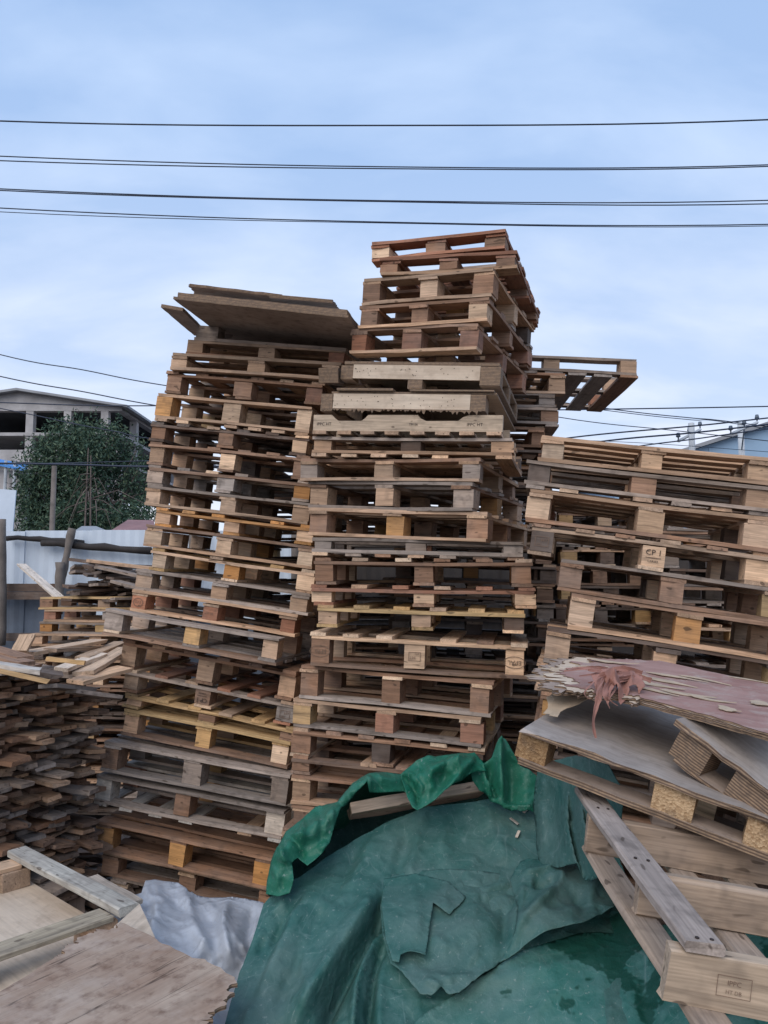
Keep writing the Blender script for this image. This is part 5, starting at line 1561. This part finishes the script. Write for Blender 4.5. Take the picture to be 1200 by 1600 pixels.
# pinched peak and the apron that falls from it
dp = tps([(782, 1155, 3.32), (760, 1200, 3.3), (800, 1200, 3.3), (835, 1215, 3.28), (780, 1250, 3.25), (835, 1265, 3.22), (740, 1215, 3.3), (755, 1240, 3.26)])
drape('pinched_fold', [(735, 1205), (752, 1196), (768, 1186), (775, 1170), (782, 1153), (790, 1156), (800, 1174), (812, 1196), (838, 1214), (850, 1222), (852, 1262), (838, 1272), (812, 1274), (785, 1268), (765, 1255), (748, 1236), (738, 1220)],
      dp, [([(782, 1155), (779, 1200), (784, 1262)], .09, 8, 7), ([(768, 1190), (766, 1225), (778, 1255)], -.05, 6, 7), ([(752, 1195), (756, 1225), (768, 1252)], .06, 7, 6), ([(795, 1180), (800, 1220), (798, 1262)], -.035, 9, 12), ([(750, 1240), (785, 1264), (840, 1270)], .03, 8, 5), ([(815, 1205), (822, 1240), (818, 1268)], .02, 12, 12)],
      M['tarp_bright'], tarp, res=3.5, seed=12, wr=.003, creases=18, camp=.012, clen=45, thick=.002, origin=TB)
plank('light plank showing under the rolled green tarpaulin edge', at(547, 1268, 3.3), at(752, 1232, 3.42), .13, .045, 'pale', rngf, chamfer=.003, roll=-.5, color=(0.50, 0.37, 0.27, .1))
for i, (x, y) in enumerate(((826, 1263), (797, 1281), (811, 1301), (883, 1311))):
    A = at(x, y, float(dm(x, y)[0])) + NRM * .012
    plank(['wood chip lying highest on the tarpaulin apron', 'wood chip lying on the tarpaulin just below the apron', 'wood chip lying lower on the tarpaulin', 'thin wood sliver in the hanging fold of the tarpaulin'][i],
          A, A + Vector((rngf.uniform(-.03, .03), -.03, -.015)), .011, .004, 'white', rngf, name='wood_chip', cat='wood chip')

# ------------------------------------------------------------------ foreground, right: plywood pallets, torn sheets, stringer pallet
PF = at(812, 1150, 2.4)
def fp(px, py, a=28, P=PF, pr=0.0): return wall_hit(px, py, P, R(a), pr)
A0, A1 = fp(808, 1192), fp(1215, 1352)
X = (A1 - A0); f1W = X.length; X.normalize()
Yd = Vector((math.sin(R(28)), math.cos(R(28)), 0.02)); Z = X.cross(Yd).normalized(); Yd = Z.cross(X)
hgt = (fp(812, 1133) - A0).dot(Z)
f1 = empty('plywood_pallet'); f1.matrix_world = axes_matrix(A0, X, Yd, Z)
setp(f1, 'plywood-decked pallet with pressed chip blocks, nearest at the right over the tarpaulin', 'pallet')
print('F1', f1W, hgt, A0, A1)
def lx(px, py): return (fp(px, py) - A0).dot(X)
def fslab(name, x0, x1, y0, y1, z0, z1, mat, parent, seed=0, color=None, rough=.003, nx=8):
    """a sheet or block with slightly uneven edges, local z its thickness"""
    rg = random.Random(seed)
    me = board_mesh(x1 - x0, y1 - y0, z1 - z0, rg, mat=mat, rings=nx, rough=rough)
    ob = obj(name, me, parent, color or (1, 1, 1, 1)); ob.location = ((x0+x1)/2, (y0+y1)/2, (z0+z1)/2); return ob
fslab('runner', 0, f1W, 0, .1, 0, .018, M['ply'], f1, 1)
fslab('runner', 0, f1W, .42, .52, 0, .018, M['ply'], f1, 2)
fslab('runner', 0, f1W, .80, .90, 0, .018, M['ply'], f1, 3)
for k, (pa, pb) in enumerate((((806, 1160), (854, 1180)), ((1018, 1240), (1086, 1260)), ((1163, 1290), (1225, 1310)))):
    xa, xb = lx(*pa) + .004, lx(*pb)
    for y in (0.005, .42, .80):
        fslab('chip_block', xa, xb, y, y + .095, .0185, hgt - .0165, M['chip'], f1, 10 + k, [(0.72, .62, .50, 1), (1.15, 1.1, 1.05, 1), (1.1, 1.05, 1.0, 1)][k], .003, 4)
fslab('deck_sheet', -.01, f1W, -.012, .93, hgt - .016, hgt, M['ply_grey'], f1, 30, rough=.006, nx=14)
# hidden stack that carries it
SUP = [(808, 1192, 1215, 1352, 'long', 'dark', {})]
def support(o, X, Yd, Z, n, label, group, seed):
    for k in range(n):
        rg = random.Random(seed + k)
        make_pallet('dark pallet, %s below the plywood pallet at the right' % ['first', 'second', 'third', 'fourth', 'fifth', 'sixth', 'seventh', 'eighth', 'ninth', 'tenth', 'eleventh'][k], group,
                    o - Z * (.145 * (k + 1)) + Yd * (.52 + .01 * (k % 3)) + X * (.42 + .02 * (k % 2)), X, Yd, Z, .95, .8, .144, ['long', 'short', 'perim'][k % 3], rg.choice(['dark', 'brown']), rg)
support(A0, X, Yd, Z, 9, '', 'pallets under the plywood pallet at right', 900)

# second plywood pallet lying askew on it
PG = at(1060, 1185, 2.28)
def gp(px, py): return wall_hit(px, py, PG, R(48), 0)
B0, B1 = gp(1043, 1182), gp(1215, 1318)
X2 = (B1 - B0); gW = X2.length; X2.normalize()
Y2 = Vector((math.sin(R(48)), math.cos(R(48)), 0.0)); Z2 = X2.cross(Y2).normalized(); Y2 = Z2.cross(X2)
gh = (gp(1045, 1112) - B0).dot(Z2)
print('F2', gW, gh)
g1 = empty('plywood_pallet'); g1.matrix_world = axes_matrix(B0, X2, Y2, Z2)
setp(g1, 'second plywood pallet with striped laminated blocks, askew on the nearest one', 'pallet')
fslab('runner', .02, gW, .0, .1, 0, .014, M['ply'], g1, 41)
fslab('runner', .02, gW, .5, .6, 0, .014, M['ply'], g1, 42)
xa = 0.0
for k, (xa, xb) in enumerate(((.0, .1), (gW - .17, gW - .05))):
    for y in (-.004, .5): fslab('laminated_block', xa, xb, y, y + .11, .0145, gh - .015, M['ply'], g1, 45 + k, rough=.002, nx=4)
fslab('deck_sheet', -.02, gW + .1, -.02, .5, gh - .0145, gh, M['ply_grey'], g1, 50, rough=.004, nx=10)

# torn film-faced sheets on top
z3 = (B0 + Z2 * gh).z
GF = 'film-faced sheets on the right pallets'
def tilt_sheet(name, label, pts, t, mat, seed, jag, lift=0.0, sag=0.0):
    """pts: (px, py, distance, raggedness) round the outline"""
    rg = random.Random(seed)
    P = [at(p[0], p[1], p[2]) + Vector((0, 0, lift)) for p in pts]
    c = sum(P, Vector()) / len(P)
    A = np.array([(p - c)[:] for p in P]); _, _, vt = np.linalg.svd(A)
    Zv = Vector(vt[2]); Zv = Zv if Zv.z > 0 else -Zv
    Xv = (P[1] - P[0]); Xv = (Xv - Zv * Xv.dot(Zv)).normalized(); Yv = Zv.cross(Xv)
    loc = [((p - c).dot(Xv), (p - c).dot(Yv), pts[i][3]) for i, p in enumerate(P)]
    ring = ragged_poly(loc, .02, jag, rg)
    ar = sum(ring[i].x * ring[(i+1) % len(ring)].y - ring[(i+1) % len(ring)].x * ring[i].y for i in range(len(ring)))
    if ar < 0: ring.reverse()
    n = len(ring)
    v = [(q.x, q.y, 0) for q in ring] + [(q.x, q.y, t) for q in ring]
    f = [tuple(reversed(range(n))), tuple(range(n, 2*n))] + [(i, (i+1) % n, n+(i+1) % n, n+i) for i in range(n)]
    me = mesh_from(name, v, f, mat)
    ob = obj(name, me); ob.matrix_basis = axes_matrix(c, Xv, Yv, Zv)
    setp(ob, label, 'sheet', GF)
    return ob
base_pts = [(862, 1082, 2.52, 2.5), (1000, 1098, 2.42, .8), (1100, 1128, 2.25, .6), (1225, 1172, 2.05, .3), (1235, 1090, 2.6, .3), (1010, 1046, 3.0, .6), (880, 1036, 3.05, 2.0), (836, 1056, 2.8, 3.0)]
for k, (dx, mt, lab) in enumerate(((0, 'ply', 'lowest torn plywood sheet of the pile on the right pallets'), (8, 'ply_pale', 'pale torn veneer sheet in the pile on the right pallets'),
                                   (-6, 'ply', 'brown torn plywood sheet in the middle of the right pile'), (14, 'ply_pale', 'pale splintered veneer sheet just under the red film sheet'))):
    pp = [(x + dx * (1 if i in (0, 7, 6) else 0) + 3 * k * (1 if i in (0, 7) else 0), y - 2.2 * k, d, j) for i, (x, y, d, j) in enumerate(base_pts)]
    tilt_sheet('torn_sheet', lab, pp, .006, M[mt], 70 + k, .012, lift=.000)
film_pts = [(905, 1075, 2.52, 2.5), (1000, 1089, 2.42, .8), (1100, 1117, 2.25, .6), (1225, 1160, 2.05, .3), (1235, 1076, 2.6, .3), (1030, 1034, 3.0, 1.6), (940, 1034, 3.0, 3.0), (885, 1052, 2.75, 3.0)]
film = tilt_sheet('film_faced_sheet', 'dusty red film-faced sheet with peeling film on top of the right pile', film_pts, .005, M['film'], 80, .014)
# pale bare veneer strips where the film has torn away, and the curled strips hanging from the edge
def ribbon(name, pts, w, mat, parent, seed=0, twist=0.6):
    """curled strip: pts are (px, py, distance)"""
    rg = random.Random(seed)
    P = [at(p[0], p[1], p[2] - .30) for p in pts]
    cen = []
    for i in range(len(P) - 1):
        p0, p1, p2, p3 = P[max(i-1, 0)], P[i], P[i+1], P[min(i+2, len(P)-1)]
        for k in range(6):
            t = k / 6
            cen.append(0.5 * ((2*p1) + (p2-p0)*t + (2*p0-5*p1+4*p2-p3)*t*t + (3*p1-p0-3*p2+p3)*t**3))
    cen.append(P[-1])
    n = len(cen); v = []; f = []
    ph = rg.uniform(0, 6)
    for i, c in enumerate(cen):
        tg = (cen[min(i+1, n-1)] - cen[max(i-1, 0)]).normalized()
        s = tg.cross(Vector((0, -1, .4))).normalized(); b = tg.cross(s)
        a = math.sin(i * .35 + ph) * twist
        d = s * math.cos(a) + b * math.sin(a)
        ww = w * (1 - .75 * (i / (n - 1)) ** 2) * rg.uniform(.8, 1.15) / 2
        v += [c - d * ww, c + b * ww * .35, c + d * ww]
    for i in range(n - 1):
        f += [(3*i, 3*i+1, 3*i+4, 3*i+3), (3*i+1, 3*i+2, 3*i+5, 3*i+4)]
    me = mesh_from(name, v, f, mat, False)
    ob = obj(name, me)
    md = ob.modifiers.new('thickness', 'SOLIDIFY'); md.thickness = .0007
    ob.parent = parent; ob.matrix_parent_inverse = parent.matrix_world.inverted()
    return ob
bpy.context.view_layer.update()
rr = random.Random(404)
# curled red strips torn off the film, hanging over the left edge
for i in range(6):
    x0 = rr.uniform(935, 995); y0 = 1048 + (x0 - 930) * .2 + rr.uniform(-3, 3)
    ln = rr.choice([.5, .7, .8, 1.0]) if i else 1.9
    sx = rr.uniform(-32, 6) if i else -8
    pts = [(x0 + 26, y0 + 4, 2.80), (x0, y0 + 8, 2.76), (x0 + sx * .5, y0 + 14 + 12 * ln, 2.70), (x0 + sx + rr.uniform(-5, 8), y0 + 20 + 30 * ln, 2.66), (x0 + sx + rr.uniform(-3, 16), y0 + 24 + 42 * ln, 2.66)]
    ribbon('peeled_strip', pts, rr.choice([.006, .009, .014, .020, .024]), M['film_strip'], film, 500 + i, twist=.8)
for i in range(5):
    x0 = rr.uniform(930, 990); y0 = rr.uniform(1040, 1062)
    pts = [(x0 + 30, y0 + 6, 2.85), (x0, y0 - 2, 2.84), (x0 - 28, y0 + rr.uniform(-6, 6), 2.82), (x0 - 50 - rr.uniform(0, 20), y0 + rr.uniform(-4, 16), 2.80)]
    ribbon('peeled_strip', pts, rr.uniform(.008, .022), M['film_strip'], film, 540 + i, twist=.5)
# crumpled scrap of the film folded over the edge
dcr = tps([(925, 1052, 2.52), (985, 1048, 2.56), (1005, 1064, 2.48), (968, 1104, 2.42), (940, 1085, 2.43), (955, 1068, 2.46)])
scr_ = drape('film_scrap', [(922, 1054, 2), (938, 1047, 1), (960, 1045, 1), (988, 1050, 1.5), (1004, 1060, 2), (1007, 1074, 1.5), (1000, 1080, 2), (990, 1070, 1.5), (982, 1074, 2), (979, 1090, 2), (968, 1107, 1), (961, 1088, 2), (952, 1074, 2), (944, 1070, 1.5), (938, 1082, 2), (930, 1078, 1.5), (929, 1066, 1.5)],
      dcr, [([(940, 1050), (955, 1070), (966, 1100)], .03, 5, 6), ([(960, 1048), (972, 1066), (975, 1088)], -.02, 4, 5), ([(985, 1052), (985, 1070)], .02, 5, 5)], M['film_strip'], None, res=3, seed=90, wr=.004, creases=24, camp=.012, clen=24, thick=.0015)
scr_.parent = film; scr_.matrix_parent_inverse = film.matrix_world.inverted()
# bare veneer: flat splinters in gashes across the film and fanned out at the broken left end
def splinter(name, A, B, w, parent, mat, seed, lift=0.0):
    rg = random.Random(seed)
    X_, Y_s, Z_s = frame_from(B - A, film.matrix_world.to_3x3().col[2].normalized())
    L = (B - A).length
    n = 7
    top = []; bot = []
    for k in range(n + 1):
        f = k / n
        ww = w * (.25 + .75 * math.sin(math.pi * min(1, f * 1.15 + .08)) ** .6) * rg.uniform(.75, 1.1) / 2
        if k == 0: ww *= .2
        top.append((f * L, ww)); bot.append((f * L + rg.uniform(-.01, .01), -ww * rg.uniform(.7, 1.1)))
    ring = bot + list(reversed(top))
    m_ = len(ring); t = .0016
    cz = rg.uniform(-.02, .03)
    zf = lambda x: cz * (x / L - .5) ** 2
    v = [(x, y, zf(x)) for x, y in ring] + [(x, y, zf(x) + t) for x, y in ring]
    f = [(k, k + 1, m_ - 2 - k, m_ - 1 - k) for k in range(n)]
    fc = [tuple(reversed(q)) for q in f] + [tuple(m_ + q_ for q_ in q) for q in f] + [(k, (k+1) % m_, m_ + (k+1) % m_, m_ + k) for k in range(m_)]
    ob = obj(name, mesh_from(name, v, fc, mat))
    ob.matrix_world = axes_matrix(A + Z_s * (.0065 + lift), X_, Y_s, Z_s)
    mw = ob.matrix_world.copy()
    ob.parent = parent; ob.matrix_parent_inverse = parent.matrix_world.inverted(); ob.matrix_world = mw
    return ob
fw = film.matrix_world
fo, fn = fw.to_translation(), fw.to_3x3().col[2].normalized()
def on_film(px, py):
    d = ray(px, py)
    return CAM + d * ((fo - CAM).dot(fn) / d.dot(fn))
for i, (a, b, w) in enumerate([((985, 1066), (1068, 1082), .045), ((1000, 1060), (1090, 1078), .04), ((1010, 1054), (1105, 1070), .03), ((1030, 1082), (1120, 1096), .04), ((990, 1075), (1060, 1092), .03), ((1060, 1058), (1140, 1074), .025),
                               ((1080, 1092), (1150, 1104), .03), ((1120, 1108), (1155, 1118), .05), ((1170, 1100), (1205, 1108), .06), ((1140, 1060), (1200, 1070), .02), ((900, 1042), (1010, 1058), .04), ((915, 1034), (1000, 1044), .035)]):
    splinter('bare_veneer', on_film(*a), on_film(*b), w, film, M['veneer'], 600 + i, lift=.0015 * (i % 3))
for i in range(22):
    a = on_film(rr.uniform(905, 960), rr.uniform(1038, 1074)); b = on_film(rr.uniform(826, 880), rr.uniform(1036, 1078))
    b = a + (b - a).normalized() * rr.uniform(.10, .24)
    splinter('bare_veneer', a + Vector((0, 0, -.004 - .0012 * (i % 12))), b + Vector((0, 0, -.02 * rr.random() - .0012 * (i % 12))), rr.uniform(.03, .09), film, M['veneer'], 640 + i)
for i, (a, b, w) in enumerate([((905, 1060), (828, 1088), .15), ((898, 1060), (836, 1096), .10)]):
    A = on_film(*a) + Vector((0, 0, -.03)); B = on_film(*b); B = A + (B - A).normalized() * .22 + Vector((0, 0, -.07))
    splinter('bare_veneer', A, B, w, film, M['veneer'], 680 + i)

# timber stringer pallet, lower right corner
F0 = at(1036, 1562, 1.5)
Xs = Vector((.985, -.08, -.15)).normalized()
bd = Vector((.135, 1.0, .01)); bd = (bd - Xs * bd.dot(Xs)).normalized()
Zs = Xs.cross(bd).normalized()
sp_ = empty('stringer_pallet'); sp_.matrix_world = axes_matrix(F0, Xs, bd, Zs)
setp(sp_, 'worn stringer pallet with a cracked diagonal board, lower right corner', 'pallet')
def spp(name, A, B, w, t, color, up=Vector((0, 0, 1)), **k):
    return plank(None, Vector(A), Vector(B), w, t, 'tan', rngf, parent=sp_, name=name, color=color, up=up, chamfer=.005, **k)
SH = .098
cW = (0.42, 0.305, 0.215, .3)
beam_f = spp('beam', (0, .02, SH/2), (.9, .02, SH/2), .04, SH, (0.50, 0.375, 0.265, .2))
spp('beam', (.035, .385, SH/2), (.9, .385, SH/2), .04, SH, cW)
spp('beam', (-.015, .75, SH/2), (.9, .75, SH/2), .04, SH, (0.36, 0.26, 0.185, .35))
for i, x in enumerate((.045, .27, .43, .62)):
    spp('bottom_board', (x + .035 * (i == 0), -.07, -.0105), (x - .02, .80, -.0105), .075 if i == 0 else .07, .020, (0.42, 0.315, 0.235, .4))
db = spp('top_board', (.060, -.012, SH + .0115), (.012, .95, SH + .0115), .078, .022, (0.38, 0.31, 0.265, .5))
nm = MB()
for (x, y) in ((-.468, .012), (-.466, -.016), (-.085, .015), (-.088, -.014), (.285, .013), (.288, -.016)):
    nm.tube([(x, y, .0105), (x, y, .0135)], .0042, 8)
nm.build('nail_heads', M['ink'], db)
for me_, dz in ((frame_mesh(.062, .038, .0011, M['ink_faint']), 0), (text_mesh('IPPC', .013, M['ink_faint']), .006), (text_mesh('HT DB', .010, M['ink_faint']), -.010)):
    e_ = obj('stamp', me_, beam_f); e_.matrix_basis = Matrix.Translation((-.33, -.0275, dz)) @ Matrix.Rotation(R(90), 4, 'X')

# scraps of board on the ground beside the left stack
rgs = random.Random(808)
for i in range(58):
    if i < 14: x, y = rgs.uniform(-2.3, -0.75), rgs.uniform(3.55, 4.75)
    else: x, y = rgs.uniform(-2.75, -1.75), rgs.uniform(5.0, 6.5)
    z = gheight(x, y) + .03 + .028 * ((i if i < 14 else i - 14) // 7)
    a = rgs.uniform(0, math.pi); L = rgs.uniform(.35, .8) / 2
    d = Vector((math.cos(a), math.sin(a), rgs.uniform(-.05, .05)))
    plank('scrap board lying on the ground between the plank pile and the left stack', Vector((x, y, z)) - d * L, Vector((x, y, z)) + d * L, rgs.choice([.08, .1, .12]), .022,
          rgs.choice(['dark', 'brown', 'grey', 'dark']), rgs, 'scrap boards on the ground', name='scrap_board', broken=.04, cat='board')
